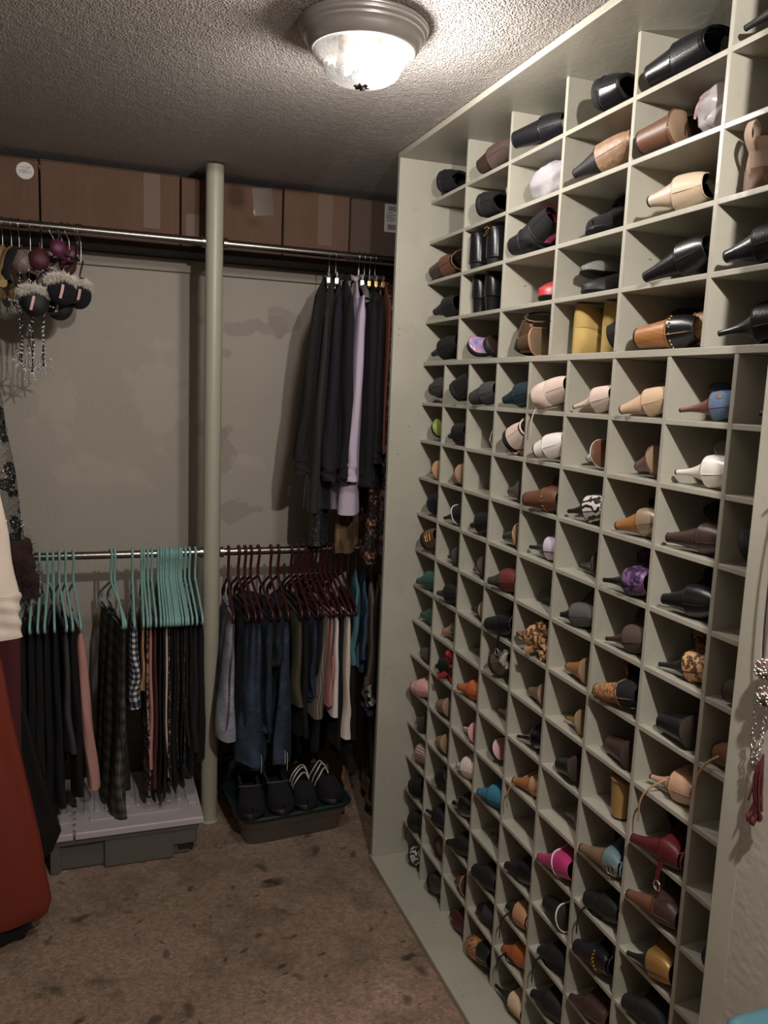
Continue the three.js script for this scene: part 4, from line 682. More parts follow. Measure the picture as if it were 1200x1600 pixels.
// cloth hanging from the origin downwards: h long, w wide along z, t thick along x
function drape({ h, w, t, seed = 1, folds = 0.006, flare = 0, fat = 0.3, topW = 1, topH = 0.04, hem = 0.012, n = 5, shiftZ = 0, lean = 0, top = 0.35 }) {
  const r = rng(seed * 97 + 5), ph = Array.from({ length: 8 }, () => r() * 6.283), rings = [], NV = 22, NU = 44;
  for (let j = 0; j <= NV; j++) {
    const v = Math.pow(j / NV, 1.25), ring = [], tt = t * mix(top, 1, sm(0, 0.12, v)) * (1 + fat * v), ww = w * mix(topW, 1, sm(0, topH, v)) * (1 + flare * v);
    for (let i = 0; i < NU; i++) {
      const f = (i / NU) * Math.PI * 2, c = Math.cos(f), s = Math.sin(f), z = spow(s, 0.85) * ww / 2;
      const fold = folds * (0.25 + v) * (Math.sin((z / 0.05) * n * 0.45 + ph[0] + 1.2 * Math.sin(v * 3 + ph[1])) + 0.5 * Math.sin((z / 0.03) + ph[2] + v * 2 * c));
      const x = spow(c, 0.6) * tt / 2 + fold + lean * v + 0.004 * Math.sin(v * 9 + ph[3] + z * 20) * v, edge = 0.006 * Math.sin(v * 7 + ph[4]) * v;
      ring.push([x, -h * v - (j === NV ? hem * (0.5 + 0.5 * Math.sin(z * 40 + ph[5])) : 0), z + shiftZ + edge * s + 0.004 * Math.sin(f * 3 + v * 14 + ph[6]) * v]);
    }
    rings.push(ring);
  }
  return loft(rings);
}
function plasticHanger(color, x, turn, label, group, r, name) {
  const t = thing(name, label, 'hanger', [x, LO, RODZ], group); t.rotation.y = -turn;
  const m = M(color, 0.35), R = 0.0137 + r;
  mesh('hook', once('phook' + r, () => tube([[0, -0.092, 0], [0, -0.06, 0], [0, -0.032, 0.008], [0, -0.012, 0.0165], [0, 0.004, R], [0, R * 0.75, R * 0.7], [0, R, 0], [0, R * 0.72, -R * 0.72], [0, 0, -R], [0, -0.008, -R + 0.001]], r, 40, 8)), m, t);
  mesh('frame', once('pframe' + r, () => tube([[0, -0.09, 0], [0, -0.1, 0.02], [0, -0.135, 0.1], [0, -0.17, 0.175], [0, -0.182, 0.193], [0, -0.197, 0.198], [0, -0.206, 0.188], [0, -0.208, 0.17]], r, 40, 8)), m, t);
  mesh('frame', once('pframeb' + r, () => tube([[0, -0.09, 0], [0, -0.1, -0.02], [0, -0.135, -0.1], [0, -0.17, -0.175], [0, -0.182, -0.193], [0, -0.197, -0.198], [0, -0.206, -0.188], [0, -0.208, -0.17]], r, 40, 8)), m, t);
  mesh('trouser_bar', once('pbar' + r, () => rodGeo([0, -0.208, -0.171], [0, -0.208, 0.171], r, 8)), m, t);
  for (const s of [1, -1]) mesh('strap_notch', once('pnotch' + r + s, () => tube([[0, -0.15, s * 0.13], [0, -0.172, s * 0.132], [0, -0.178, s * 0.142], [0, -0.17, s * 0.15]], r * 0.7, 12, 6)), m, t);
  return t;
}
const BAR = -0.2;
// trousers folded over a hanger's bar: two halves falling front and rear
function trousers(name, x, turn, h, t, m, label, cat, group, o = {}) {
  const g = thing(name, label, cat, [x + (o.dx ?? 0), LO + BAR, RODZ], group); g.rotation.y = -turn;
  const sd = Math.round(Math.abs(x) * 1000);
  mesh('trouser_leg', drape({ h, w: o.w ?? 0.17, t, seed: sd, folds: o.folds ?? 0.004, shiftZ: o.z ?? 0.085, flare: o.flare ?? 0.1, fat: o.fat ?? 0.5, lean: o.lean ?? 0, hem: o.hem ?? 0.01 }), m, g);
  mesh('trouser_leg', drape({ h: h * (o.short ?? 0.9), w: (o.w ?? 0.17) * 0.9, t: t * 0.9, seed: sd + 3, folds: o.folds ?? 0.004, shiftZ: -0.075, flare: 0.1, fat: o.fat ?? 0.5, lean: o.lean ?? 0 }), o.m2 ?? m, g);
  if ((o.hem ?? 0) >= 0.045) for (let k = 0; k < 6; k++) mesh('loose_thread', tube([[(o.lean ?? 0) + 0.004 * (k - 3), -h + 0.01, 0.1 + 0.018 * k], [(o.lean ?? 0) + 0.005 * (k - 3), -h - 0.015, 0.103 + 0.018 * k], [(o.lean ?? 0) + 0.003 * (k - 2), -h - 0.03 - 0.012 * (k % 3), 0.1 + 0.019 * k]], 0.0011, 10, 5), FIN.cream, g);
  if (o.cuff) mesh('cuff', drape({ h: 0.03, w: 0.16, t: t * 1.5, seed: sd + 8, folds: 0.002, hem: 0.002, top: 1 }).translate(o.lean ?? 0, -h * 0.97, 0.088), o.cuff, g);
  if (o.seam) for (let k = 0; k < 2; k++) mesh('side_seam', tube(Array.from({ length: 9 }, (_, i) => [(o.lean ?? 0) * i / 8 + 0.004 * k + 0.002 * Math.sin(i * 1.3), -0.01 - (h - 0.03) * i / 8, 0.085 + (o.w ?? 0.17) / 2 * (1 + 0.08 * i / 8) + 0.001]), 0.0016, 30, 5), FIN.charcoal, g);
  return g;
}
const W_ = { black: cloth(0x0c0b0d), black2: cloth(0x121112), navy: cloth(0x11131b), brownblack: cloth(0x1e1917), grey: cloth(0x3d3d40), burg: cloth(0x4b1f24), rose: cloth(0xb98079), pinkt: cloth(0xbf8d86), cream: cloth(0xdccdbf), tan: cloth(0xb48b5e), plaid: pat(T.plaid, 0.9), plaid2: M(0xb9b9b9, 0.9, { map: T.plaid }), check: pat(T.check, 0.8), paisley: pat(T.paisley, 0.85), sparkle: pat(T.sparkle, 0.6), bronze: pat(T.bronzeleaf, 0.7), jean: M(0xbababa, 0.9, { map: T.jean }), jean2: M(0x9a9ca4, 0.9, { map: T.jean }), jeanDark: M(0x76787c, 0.9, { map: T.jean }), jeanLight: M(0xffffff, 0.9, { map: tex(256, 0.25, (u, v) => mix3(hex(0xa8a8b2), hex(0x6d707e), 0.6 * sm(0.25, 0.75, fbm(u, v, 6, 4)) + 0.4 * vnoise(u * 8, v * 120, 120))) }), olive: cloth(0x4a4535), pin: pat(T.pinstripe, 0.9), python: pat(T.python, 0.6), white: cloth(0xe6dedb) };
{
  // turquoise hangers on the low rod: [x, tip shift, clothes..]
  const TQ = 0x86b0ab;
  const list = [
    [-1.237, 0, 'burg', 0.5], [-1.212, 0, 'black', 0.6], [-1.183, 0, 'black', 0.6], [-1.160, 0, 'black2', 0.6], [-1.136, 0.02, 'black', 0.61], [-1.119, -0.04, 'black2', 0.6], [-1.101, -0.13, 'grey', 0.42], [-1.081, -0.12, 'black', 0.56], [-1.057, -0.12, 'pinkt', 0.545],
    [-0.937, -0.2, 'plaid', 0.68], [-0.925, -0.1, 'plaid2', 0.58],
    [-0.867, 0.02, 'check', 0.27], [-0.837, 0.03, 'tan', 0.22], [-0.829, 0, 'paisley', 0.6], [-0.816, 0.02, 'rose', 0.5], [-0.803, 0, 'burg', 0.56],
    [-0.782, 0.03, 'black', 0.58], [-0.773, 0.02, 'navy', 0.6], [-0.765, 0.01, 'cream', 0.52], [-0.756, 0.01, 'bronze', 0.56], [-0.75, 0, 'black', 0.57], [-0.741, 0, 'black2', 0.56], [-0.735, 0, 'black', 0.55], [-0.728, 0, 'sparkle', 0.5], [-0.72, -0.01, 'black', 0.55], [-0.711, -0.02, 'sparkle', 0.53], [-0.704, -0.02, 'brownblack', 0.43], [-0.691, -0.02, 'black2', 0.52], [-0.676, -0.02, 'brownblack', 0.44], [-0.656, -0.01, 'black', 0.5],
  ];
  const says = { burg: 'dark burgundy trousers', black: 'black trousers', black2: 'faded black trousers', grey: 'charcoal grey cropped trousers', pinkt: 'dusty pink trousers', plaid: 'grey and black plaid wool trousers', plaid2: 'lighter grey plaid trousers', check: 'navy and white checked cropped trousers', tan: 'golden tan printed cropped trousers', paisley: 'dark paisley print trousers', rose: 'rose coloured trousers', navy: 'dark navy trousers', cream: 'cream trousers', bronze: 'bronze leaf print trousers', sparkle: 'black sequined trousers', brownblack: 'dark brown trousers' };
  const N = list.length;
  list.forEach(([x, tw, c, h], i) => {
    const from = N - i, ord = from <= 14 ? ORD[from] : null, place = ord ? `${ord} along the low rod from the post` : i < 9 ? `${ORD[i + 1]} in the outer group of nine` : `${ORD[i - 8]} after the gap in the row`;
    plasticHanger(TQ, x, tw, `turquoise plastic hanger on the low rod, ${place}`, 'turquoise hangers', 0.0042, 'plastic_hanger');
    const gap = Math.min(i ? x - list[i - 1][0] : 0.025, i < N - 1 ? list[i + 1][0] - x : 0.022), t = Math.max(0.011, Math.min(0.026, gap * 1.15));
    const lean = i < 9 ? [0, 0, 0, 0, 0.005, 0.01, 0.012, 0.02, 0.04][i] : i === 9 ? -0.01 : i > 24 ? 0.004 : 0;
    trousers('trousers', x, tw, h, t, W_[c], `${says[c]} on turquoise hanger, ${place}`, 'trousers', 'trousers on turquoise hangers', { lean, w: i === 8 ? 0.05 : i === 9 || i === 10 ? 0.2 : i >= 28 ? 0.13 : 0.17, z: i === 8 ? 0.15 : i >= 28 ? 0.105 : 0.085, fat: i === 9 ? 3.2 : i === 10 ? 1.4 : gap < 0.012 ? 0.25 : 0.7, short: i === 8 ? 0.94 : 0.9, m2: i === 8 ? W_.black : undefined, hem: i === 9 ? 0.05 : 0.02, folds: c === 'plaid' || c === 'plaid2' ? 0.008 : 0.003 });
  });
}
{
  // burgundy hangers with jeans
  const BG = 0x3f1419;
  const list = [
    [-0.540, 0.06, 'jeanLight', 0.42, 'pale grey acid washed jeans with frayed hem', { w: 0.2, lean: -0.02, folds: 0.009, fat: 0.9, seam: 1 }],
    [-0.504, -0.02, 'jeanDark', 0.44, 'dark blue jeans just behind the pale grey pair', { lean: -0.01, folds: 0.006 }],
    [-0.481, -0.02, 'jean', 0.52, 'blue bootcut jeans with wide frayed hems', { w: 0.2, lean: -0.006, folds: 0.011, hem: 0.035, fat: 2.2 }],
    [-0.460, -0.02, 'jean', 0.5, 'blue jeans with torn white threads at the hem', { folds: 0.009, hem: 0.05, fat: 1.6 }],
    [-0.433, -0.08, 'jean2', 0.41, 'mid blue straight jeans with stitched outer seam', { seam: 1, folds: 0.004, cuff: W_.jean }],
    [-0.388, 0.02, 'jeanDark', 0.16, 'dark blue folded denim shorts with cuffs', { cuff: W_.jeanDark, short: 0.8 }],
    [-0.36, 0.02, 'jean', 0.5, 'blue jeans with ragged hem beside the olive pair', { hem: 0.045, folds: 0.009, fat: 1.6 }],
    [-0.312, 0.02, 'olive', 0.33, 'olive green cropped trousers', {}],
    [-0.288, 0.01, 'black2', 0.45, 'washed black jeans after the olive pair', {}],
    [-0.262, -0.02, 'jean2', 0.3, 'grey blue cropped jeans', { cuff: W_.jean2 }],
    [-0.241, -0.02, 'black', 0.5, 'black jeans before the pinstriped trousers', {}],
    [-0.221, -0.05, 'pin', 0.37, 'grey pinstriped flared trousers', { w: 0.19, lean: -0.035, fat: 1.6 }],
    [-0.201, -0.03, 'rose', 0.33, 'rose pink denim trousers', { seam: 1, cuff: W_.rose, short: 1.25 }],
    [-0.182, -0.04, 'white', 0.38, 'white trousers beside the rose pink ones', { w: 0.15 }],
    [-0.162, -0.03, 'black', 0.5, 'black trousers between the white and cream pairs', {}],
    [-0.142, -0.03, 'cream', 0.46, 'cream trousers with bunched legs', { w: 0.19, fat: 1.2, folds: 0.006, lean: 0.004 }],
    [-0.118, 0, 'black', 0.46, 'black trousers last in the burgundy row', { w: 0.2 }],
  ];
  list.forEach(([x, tw, c, h, look, o], i) => {
    const ord = i < 14 ? ORD[i + 1] : ['fifteenth', 'sixteenth', 'seventeenth'][i - 14];
    plasticHanger(BG, x, tw, `burgundy plastic hanger on the low rod, ${ord} from the post`, 'burgundy hangers', 0.0052, 'plastic_hanger');
    const gap = Math.min(i ? x - list[i - 1][0] : 0.036, i < 16 ? list[i + 1][0] - x : 0.03);
    trousers(/jeans|denim/.test(look) ? 'jeans' : 'trousers', x, tw, h, Math.min(0.03, gap * 0.95), W_[c], `${look}, on burgundy hanger ${ord} from the post`, /jeans/.test(look) ? 'jeans' : /shorts/.test(look) ? 'shorts' : 'trousers', 'jeans and trousers on burgundy hangers', o);
  });
}
// pieces squeezed in beyond the burgundy row
function hung(name, label, cat, x, top, z, turn, hook, build) {
  const t = thing(name, label, cat, [x, top, z]); t.rotation.y = turn;
  build(t);
  if (hook) mesh('hanging_loop', tube([[0, -0.02, 0], [0, hook - 0.03, 0], [0, hook - 0.012, 0.016], [0, hook + 0.004, 0.0185], [0, hook + 0.0175, 0.006], [0, hook + 0.012, -0.014], [0, hook - 0.004, -0.018]], 0.0016, 30, 6), chrome, t);
  return t;
}
const clearPlastic = M(0xe8e4e0, 0.08, { transmission: 0.9, thickness: 0, clearcoat: 0.5 });
hung('top', 'teal blue knitted top on clear hanger beyond the burgundy row', 'top', -0.062, LO - 0.09, RODZ, -0.25, 0.09, (t) => { mesh('body', drape({ h: 0.32, w: 0.36, t: 0.02, seed: 41, topW: 0.25, topH: 0.25, flare: -0.2 }), cloth(0x44707c), t); mesh('sleeve', drape({ h: 0.2, w: 0.07, t: 0.02, seed: 42 }).translate(-0.004, -0.09, 0.17), cloth(0x44707c), t); });
hung('top', 'royal blue top directly behind the teal knitted one', 'top', -0.03, LO - 0.09, RODZ, -0.25, 0.09, (t) => { mesh('body', drape({ h: 0.34, w: 0.34, t: 0.016, seed: 43, topW: 0.25, topH: 0.25, flare: -0.2 }), cloth(0x33485f), t); mesh('sleeve', drape({ h: 0.18, w: 0.06, t: 0.016, seed: 44 }).translate(0.004, -0.1, 0.165), cloth(0x33485f), t); });
hung('blouse', 'taupe blouse with black and white lace hem next to cubby side panel', 'blouse', 0.0, LO - 0.09, RODZ, -0.3, 0.09, (t) => { mesh('body', drape({ h: 0.4, w: 0.36, t: 0.02, seed: 45, topW: 0.3, topH: 0.2 }), cloth(0x8a7a6d), t); mesh('lace_hem', drape({ h: 0.07, w: 0.37, t: 0.03, seed: 46, top: 1 }).translate(0, -0.39, 0), pat(T.zebra, 0.8), t); mesh('hem_band', drape({ h: 0.03, w: 0.37, t: 0.03, seed: 47, top: 1 }).translate(0, -0.46, 0), cloth(0x4b4370), t); });
hung('skirt', 'long black tiered skirt beside the last burgundy hanger', 'skirt', -0.092, LO - 0.16, RODZ, -0.1, 0.16, (t) => { for (let k = 0; k < 4; k++) mesh('tier', drape({ h: 0.17, w: 0.3, t: 0.03 + 0.004 * k, seed: 50 + k, folds: 0.004, top: 0.9 }).translate(0, -0.02 - 0.15 * k, 0), W_.black2, t); });
hung('dress', 'brown and cream striped long dress touching the carpet corner', 'dress', 0.03, LO - 0.1, RODZ + 0.02, -0.2, 0.1, (t) => { mesh('body', drape({ h: 0.83, w: 0.3, t: 0.04, seed: 60, topW: 0.3, flare: 0.1 }), M(0xffffff, 0.9, { map: tex(64, 0.09, (u) => (u < 0.35 ? hex(0x8f7c66) : u < 0.42 ? hex(0x1b1715) : u < 0.75 ? hex(0x2a221f) : hex(0x6a5a4a))) }), t); mesh('hem_band', drape({ h: 0.06, w: 0.33, t: 0.05, seed: 61, top: 1 }).translate(0, -0.8, 0), cloth(0x7a6350), t); });
for (const [x, h, k] of [[-0.3, 0.5, 0], [-0.2, 0.58, 1], [-0.42, 0.52, 2]]) hung('coat', `long black coat deep in shade behind ${['the olive trousers', 'the cream trousers', 'the blue jeans'][k]}`, 'coat', x, LO - 0.24, -0.63, 0.4 * (k - 1), 0, (t) => { mesh('body', drape({ h, w: 0.26, t: 0.1, seed: 70 + k, folds: 0.012 }), W_.black, t); mesh('collar', drape({ h: 0.06, w: 0.12, t: 0.08, seed: 74 + k, top: 0.8 }).translate(0, 0.03, 0), W_.black2, t); });

// clothes on the high rod by the cubby wall
function wireHook(t, r = 0.0016) { mesh('hook', once('whook', () => tube([[0, -0.1, 0], [0, -0.04, 0], [0, -0.018, 0.012], [0, 0.002, 0.0155], [0, 0.014, 0.007], [0, 0.0153, -0.004], [0, 0.004, -0.0155]], r, 30, 6)), chrome, t); }
function clipHanger(x, turn, label, gold) {
  const t = thing('clip_hanger', label, 'hanger', [x, UP, RODZ], 'clear clip hangers on the high rod'); t.rotation.y = turn;
  wireHook(t);
  mesh('bar', tube([[0, -0.085, -0.15], [0, -0.075, -0.07], [0, -0.068, 0], [0, -0.075, 0.07], [0, -0.085, 0.15]], 0.006, 24, 8), clearPlastic, t);
  for (const z of [-0.13, 0.13]) { const c = mesh('clip', new RoundedBoxGeometry(0.007, 0.042, 0.02, 2, 0.002).translate(0, -0.098, z), clearPlastic, t); mesh('clip_spring', merge([new THREE.TorusGeometry(0.008, 0.0016, 6, 14).rotateY(Math.PI / 2).translate(0.001, -0.088, z), new THREE.BoxGeometry(0.01, 0.016, 0.003).translate(0, -0.106, z)]), gold ? FIN.brass : FIN.silver, c); }
  return t;
}
function shirt(x, turn, o, label) {
  const t = thing(o.kind ?? 'shirt', label, o.cat ?? 'shirt', [x, UP - 0.085, RODZ], 'clothes on the high rod'); t.rotation.y = turn;
  const m = o.m, w = o.w ?? 0.38;
  mesh('body', drape({ h: o.h, w, t: o.t ?? 0.03, seed: o.s, topW: 0.3, topH: 0.16, flare: o.flare ?? 0.05, fat: o.fat ?? 0.8, folds: o.folds ?? 0.006, lean: o.lean ?? 0 }), m, t);
  for (const q of [1, -1]) if (o.sleeve) { const sl = mesh('sleeve', drape({ h: o.sleeve, w: 0.1, t: 0.03, seed: o.s + 3 + q, folds: 0.004, fat: 0.2, flare: 0.1, lean: (o.lean ?? 0) * 0.9 }).translate(0, -0.075, q * (w / 2 - 0.015)), m, t); mesh('cuff', drape({ h: 0.06, w: 0.115, t: 0.038, seed: o.s + 5, folds: 0.001, hem: 0.001, top: 1 }).translate((o.lean ?? 0) * 0.9, -0.07 - o.sleeve, q * (w / 2 - 0.015)), m, sl); }
  if (o.collar) mesh('collar', tube([[0.004, 0, 0.05], [0.014, 0.012, 0.01], [0.014, 0.014, -0.03], [-0.014, 0.014, -0.03], [-0.014, 0.012, 0.01], [-0.004, 0, 0.05]], 0.009, 30, 8, true), m, t);
  return t;
}
const inkA = cloth(0x161416), inkB = cloth(0x110f12), inkC = cloth(0x1a1822), inkD = cloth(0x191616), lav = cloth(0xbfb0c4), sheer = M(0x1c1817, 0.8, { transmission: 0.3, thickness: 0 });
[[-0.2, 'first', 0], [-0.176, 'second', 0], [-0.09, 'third', 0], [-0.07, 'fourth', 1], [-0.05, 'fifth', 1], [-0.03, 'sixth', 1]].forEach(([x, n, gold], i) => clipHanger(x, -0.28 + i * 0.035, `clear clip hanger, ${n} from the post, ${gold ? 'brass' : 'silver'} clips above dark clothes`, gold));
shirt(-0.215, -0.34, { m: inkD, h: 0.62, w: 0.4, s: 201, t: 0.03, fat: 1.4, lean: -0.05, sleeve: 0.54 }, 'dark brown black blouse, outermost of the dark clothes cluster');
shirt(-0.188, -0.3, { m: sheer, h: 0.8, w: 0.36, s: 205, t: 0.03, fat: 1.6, lean: -0.03, folds: 0.01, kind: 'blouse', cat: 'blouse' }, 'sheer black blouse with gathered hem inside the dark cluster');
shirt(-0.165, -0.26, { m: inkC, h: 0.68, w: 0.39, s: 209, sleeve: 0.56, lean: -0.02, collar: 1 }, 'inky navy shirt with faint blue sheen in the dark cluster');
shirt(-0.14, -0.2, { m: inkA, h: 0.64, w: 0.41, s: 213, sleeve: 0.57, collar: 1, t: 0.036 }, 'black shirt with wide folded cuff in front of lavender shirt');
shirt(-0.108, -0.16, { m: lav, h: 0.8, w: 0.43, s: 217, sleeve: 0.56, collar: 1, t: 0.026, fat: 2.6, lean: -0.022 }, 'pale lavender shirt hanging between black shirts');
shirt(-0.078, -0.12, { m: inkB, h: 0.68, w: 0.42, s: 221, sleeve: 0.58, t: 0.036, collar: 1 }, 'deep black shirt just after the lavender shirt');
shirt(-0.045, -0.1, { m: inkA, h: 0.7, w: 0.36, s: 225, sleeve: 0.5, t: 0.03 }, 'black long sleeved top nearest the patterned dresses');
shirt(-0.095, -0.75, { m: W_.python, h: 0.97, w: 0.21, s: 229, t: 0.03, folds: 0.002, fat: 0.2, kind: 'skirt', cat: 'skirt' }, 'brown python print long skirt showing below the lavender shirt');
shirt(-0.215, -0.3, { m: W_.sparkle, h: 0.93, w: 0.2, s: 231, t: 0.03, kind: 'skirt', cat: 'skirt' }, 'dark skirt with fine grey speckles behind the python print skirt');
shirt(-0.015, -0.2, { m: W_.bronze, h: 0.99, w: 0.3, s: 233, t: 0.03, folds: 0.006, fat: 1, kind: 'dress', cat: 'dress' }, 'bronze leaf print dress beside the cubby side panel');
shirt(0.015, -0.12, { m: W_.paisley, h: 0.97, w: 0.34, s: 237, t: 0.025, kind: 'dress', cat: 'dress' }, 'dark paisley dress wedged against the cubby side panel');
shirt(0.04, -0.1, { m: cloth(0x7d2a25), h: 0.8, w: 0.38, s: 241, t: 0.025, kind: 'dress', cat: 'dress' }, 'red dress peeking out at the cubby side panel');
shirt(0.0, -0.14, { m: cloth(0x8a5236), h: 0.6, w: 0.33, s: 245, t: 0.016, kind: 'top', cat: 'top' }, 'rust brown top between dark dresses high on the rod');
{ const t = thing('padded_hanger', 'grey padded hanger shoulder poking out beside the lavender shirt', 'hanger', [-0.092, UP, RODZ]); t.rotation.y = -0.16; wireHook(t); mesh('padding', tube([[0, -0.17, 0.21], [0, -0.14, 0.18], [0, -0.11, 0.09], [0, -0.1, 0], [0, -0.11, -0.09], [0, -0.15, -0.19]], 0.011, 40, 10), cloth(0x6d6866), t); }

// ---------- far end of the high rod: wooden hangers, rhinestone tops, bras ----------
[[-1.3, 'first'], [-1.272, 'second'], [-1.247, 'third'], [-1.222, 'fourth']].forEach(([x, n], i) => {
  const t = thing('wooden_hanger', `bare tan wooden hanger with steel hook, ${n} towards the rhinestone tops`, 'hanger', [x, UP, RODZ], 'wooden hangers on the high rod'); t.rotation.y = -0.05 - 0.03 * i;
  wireHook(t, 0.002);
  mesh('arms', once('woodarms', () => { const R = []; for (let j = 0; j <= 28; j++) { const z = -0.21 + 0.42 * j / 28, q = Math.abs(z) / 0.21, y = -0.085 - 0.1 * Math.pow(q, 1.5) - 0.02 * sm(0.85, 1, q), ring = []; for (let k = 0; k < 14; k++) { const f = (k / 14) * 6.2832; ring.push([0.0075 * Math.cos(f) * mix(1.2, 1.6, q) + 0.02 * q * q, y + mix(0.016, 0.011, q) * Math.sin(f), z]); } R.push(ring); } return loft(R); }), M(0xa5885c, 0.4), t);
  mesh('hook_collar', once('hcol', () => new THREE.CylinderGeometry(0.004, 0.005, 0.008, 12).translate(0, -0.07, 0)), FIN.silver, t);
});
{ const t = thing('padded_hanger', 'black velvet padded hanger after the wooden hangers', 'hanger', [-1.2, UP, RODZ]); t.rotation.y = -0.2; wireHook(t); mesh('padding', tube([[0.02, -0.2, 0.2], [0.01, -0.165, 0.18], [0, -0.1, 0.08], [0, -0.085, 0], [0, -0.1, -0.08], [0, -0.18, -0.19]], 0.013, 40, 10), W_.black, t); }
function crystals(list, seed, parent) {   // cut stones set along a strand
  const r = rng(seed), b = list.map(([x, y, z]) => new THREE.OctahedronGeometry(0.0024 + 0.0022 * r(), 0).rotateX(r() * 3).rotateZ(r() * 3).translate(x, y, z));
  return mesh('rhinestones', merge(b), M(0xf4f4f4, 0.1, { clearcoat: 1 }), parent);
}
[[-1.2, 'outer', 0.33, 3], [-1.168, 'middle', 0.36, 5], [-1.135, 'inner', 0.34, 7]].forEach(([x, n, L, seed]) => {
  const t = thing('rhinestone_top', `black strappy top with rhinestone flowers, ${n} of three beside the bras`, 'top', [x, UP, RODZ], 'rhinestone tops'), r = rng(seed), st = [], cr = [];
  wireHook(t);
  for (const z of [0.02, 0.06, -0.05]) {
    const pts = []; for (let i = 0; i <= 8; i++) pts.push([(r() - 0.5) * 0.008, -0.09 - L * i / 8, z + (r() - 0.5) * 0.01]);
    st.push(tube(pts, 0.0017, 30, 5)); for (let i = 0; i < 26; i++) { const q = pts[Math.min(8, Math.floor(i / 3.2))]; if (r() > 0.35) cr.push([q[0] + (r() - 0.5) * 0.004, -0.09 - L * i / 26, q[2] + 0.003]); }
  }
  for (const [fy, fz] of [[-0.12, 0.03], [-0.24, 0.05], [-0.09 - L, 0.03]]) for (let k = 0; k < 6; k++) { const f = k * 1.047 + seed, e = 0.022 + 0.012 * r(); st.push(rodGeo([0, fy, fz], [e * Math.cos(f), fy + e * Math.sin(f), fz + 0.012 * (r() - 0.5)], 0.0022, 6)); for (let q = 1; q < 5; q++) cr.push([e * Math.cos(f) * q / 4, fy + e * Math.sin(f) * q / 4, fz + 0.005]); }
  mesh('cords', merge(st), FIN.black, t); crystals(cr, seed + 50, t);
});
function furBand(pts, seed, n, len, m, parent, wide = 0.012) {
  const r = rng(seed), c = new THREE.CatmullRomCurve3(pts.map((p) => V(...p))), b = [];
  for (let k = 0; k < n; k++) { const p = c.getPoint(r()), d = V(r() - 0.5, r() - 0.6, r() - 0.3).normalize(); const g = new THREE.ConeGeometry(0.0009, len * (0.6 + 0.7 * r()), 3, 1); g.applyQuaternion(new THREE.Quaternion().setFromUnitVectors(V(0, 1, 0), d)); g.translate(p.x + d.x * (wide * r() + len / 2), p.y + d.y * (wide * r() + len / 2), p.z + d.z * (wide * r() + len / 2)); b.push(g); }
  const f = mesh('fur', merge(b), m, parent); f.userData = { kind: 'stuff' }; return f;
}
function bra(x, turn, drop, cupM, trim, label, o = {}) {
  const t = thing('bra', label, 'bra', [x, UP, RODZ]); t.rotation.y = turn;
  wireHook(t);
  const cup = once('cup', () => { const g = new THREE.SphereGeometry(0.046, 28, 16, 0, Math.PI * 2, 0, Math.PI / 2); g.scale(1, 0.75, 0.92); g.rotateZ(-Math.PI / 2); return g; });
  for (const s of [1, -1]) {
    const c = mesh('cup', cup, cupM, t); c.position.set(0.004 + (s > 0 ? 0 : -0.03), -drop, 0.05 + s * 0.055 + (o.dz ?? 0)); c.rotation.set(0, -0.5, 0.1); c.scale.setScalar(o.k ?? 1);
    mesh('strap', tube([[0, -0.095, 0.01 * s], [0.004, -0.095 - (drop - 0.1) * 0.5, 0.05 + s * 0.04], [0.006, -drop + 0.05, 0.05 + s * 0.055]], 0.003, 16, 6), o.strap ?? FIN.black, t);
    if (trim) furBand([[0.012, 0.024, -0.04], [0.026, 0.034, -0.01], [0.026, 0.036, 0.02], [0.012, 0.026, 0.04]], 60 + s, 1700, 0.014, M(0xf3ebe0, 0.9), c, 0.015);
    if (o.ribbon) mesh('ribbon', ribbon([[0.035, 0.012, 0.006], [0.037, -0.008, 0.011], [0.031, -0.03, 0.016]], 0.008, 0.001, [0, 0.2, 1]), FIN.pink, c);
  }
  mesh('band', tube([[0, -drop - 0.02, 0.1], [0.006, -drop - 0.03, 0.05], [-0.006, -drop - 0.02, 0.0]], 0.005, 20, 6), cupM, t);
  return t;
}
bra(-1.075, -0.9, 0.24, FIN.black, true, 'black bra with cream fur trim and pink ribbons, second from the wall gap', { ribbon: 1 });
bra(-1.02, -0.7, 0.2, FIN.suedeblack, true, 'black bra with cream fur trim, nearest the bare wall', { ribbon: 1, dz: -0.01 });
bra(-1.1, -1.1, 0.12, pat(T.paisley, 0.5), false, 'grey floral bra hanging above the fur trimmed ones', { k: 0.8 });
bra(-1.055, -1.0, 0.11, FIN.burgundy, false, 'wine coloured lace bra above the fur trimmed ones', { strap: FIN.burgundy, k: 0.75 });
bra(-1.03, -0.6, 0.075, plain(0x5d2340, 0.25), false, 'small magenta satin bra highest beside the bare wall', { k: 0.6 });

// ---------- long clothes hanging at the near end of the other wall ----------
closetRod2();
function closetRod2() {
  const t = thing('closet_rod', 'chrome rod running along the wall above the red skirt', 'closet rod', [-1.5, UP, -0.36]);
  mesh('bar', rodGeo([0, 0, 0], [0, 0, NEAR + 0.36], 0.0135, 28), chrome, t);
  mesh('end_collar', rodGeo([0, 0, NEAR + 0.35], [0, 0, NEAR + 0.36], 0.02, 24), chrome, t);
}
function hangHook(t, top) { mesh('hook', tube([[0, -0.01, 0], [0, top - 0.03, 0], [0.014, top - 0.01, 0], [0.0165, top + 0.004, 0], [0.004, top + 0.0155, 0], [-0.013, top + 0.008, 0], [-0.016, top - 0.006, 0]], 0.0018, 30, 6), chrome, t); mesh('hanger_arms', tube([[-0.2, -0.1, 0], [-0.1, -0.04, 0], [0, -0.01, 0], [0.1, -0.04, 0], [0.2, -0.1, 0]], 0.006, 30, 8), FIN.tan, t); }
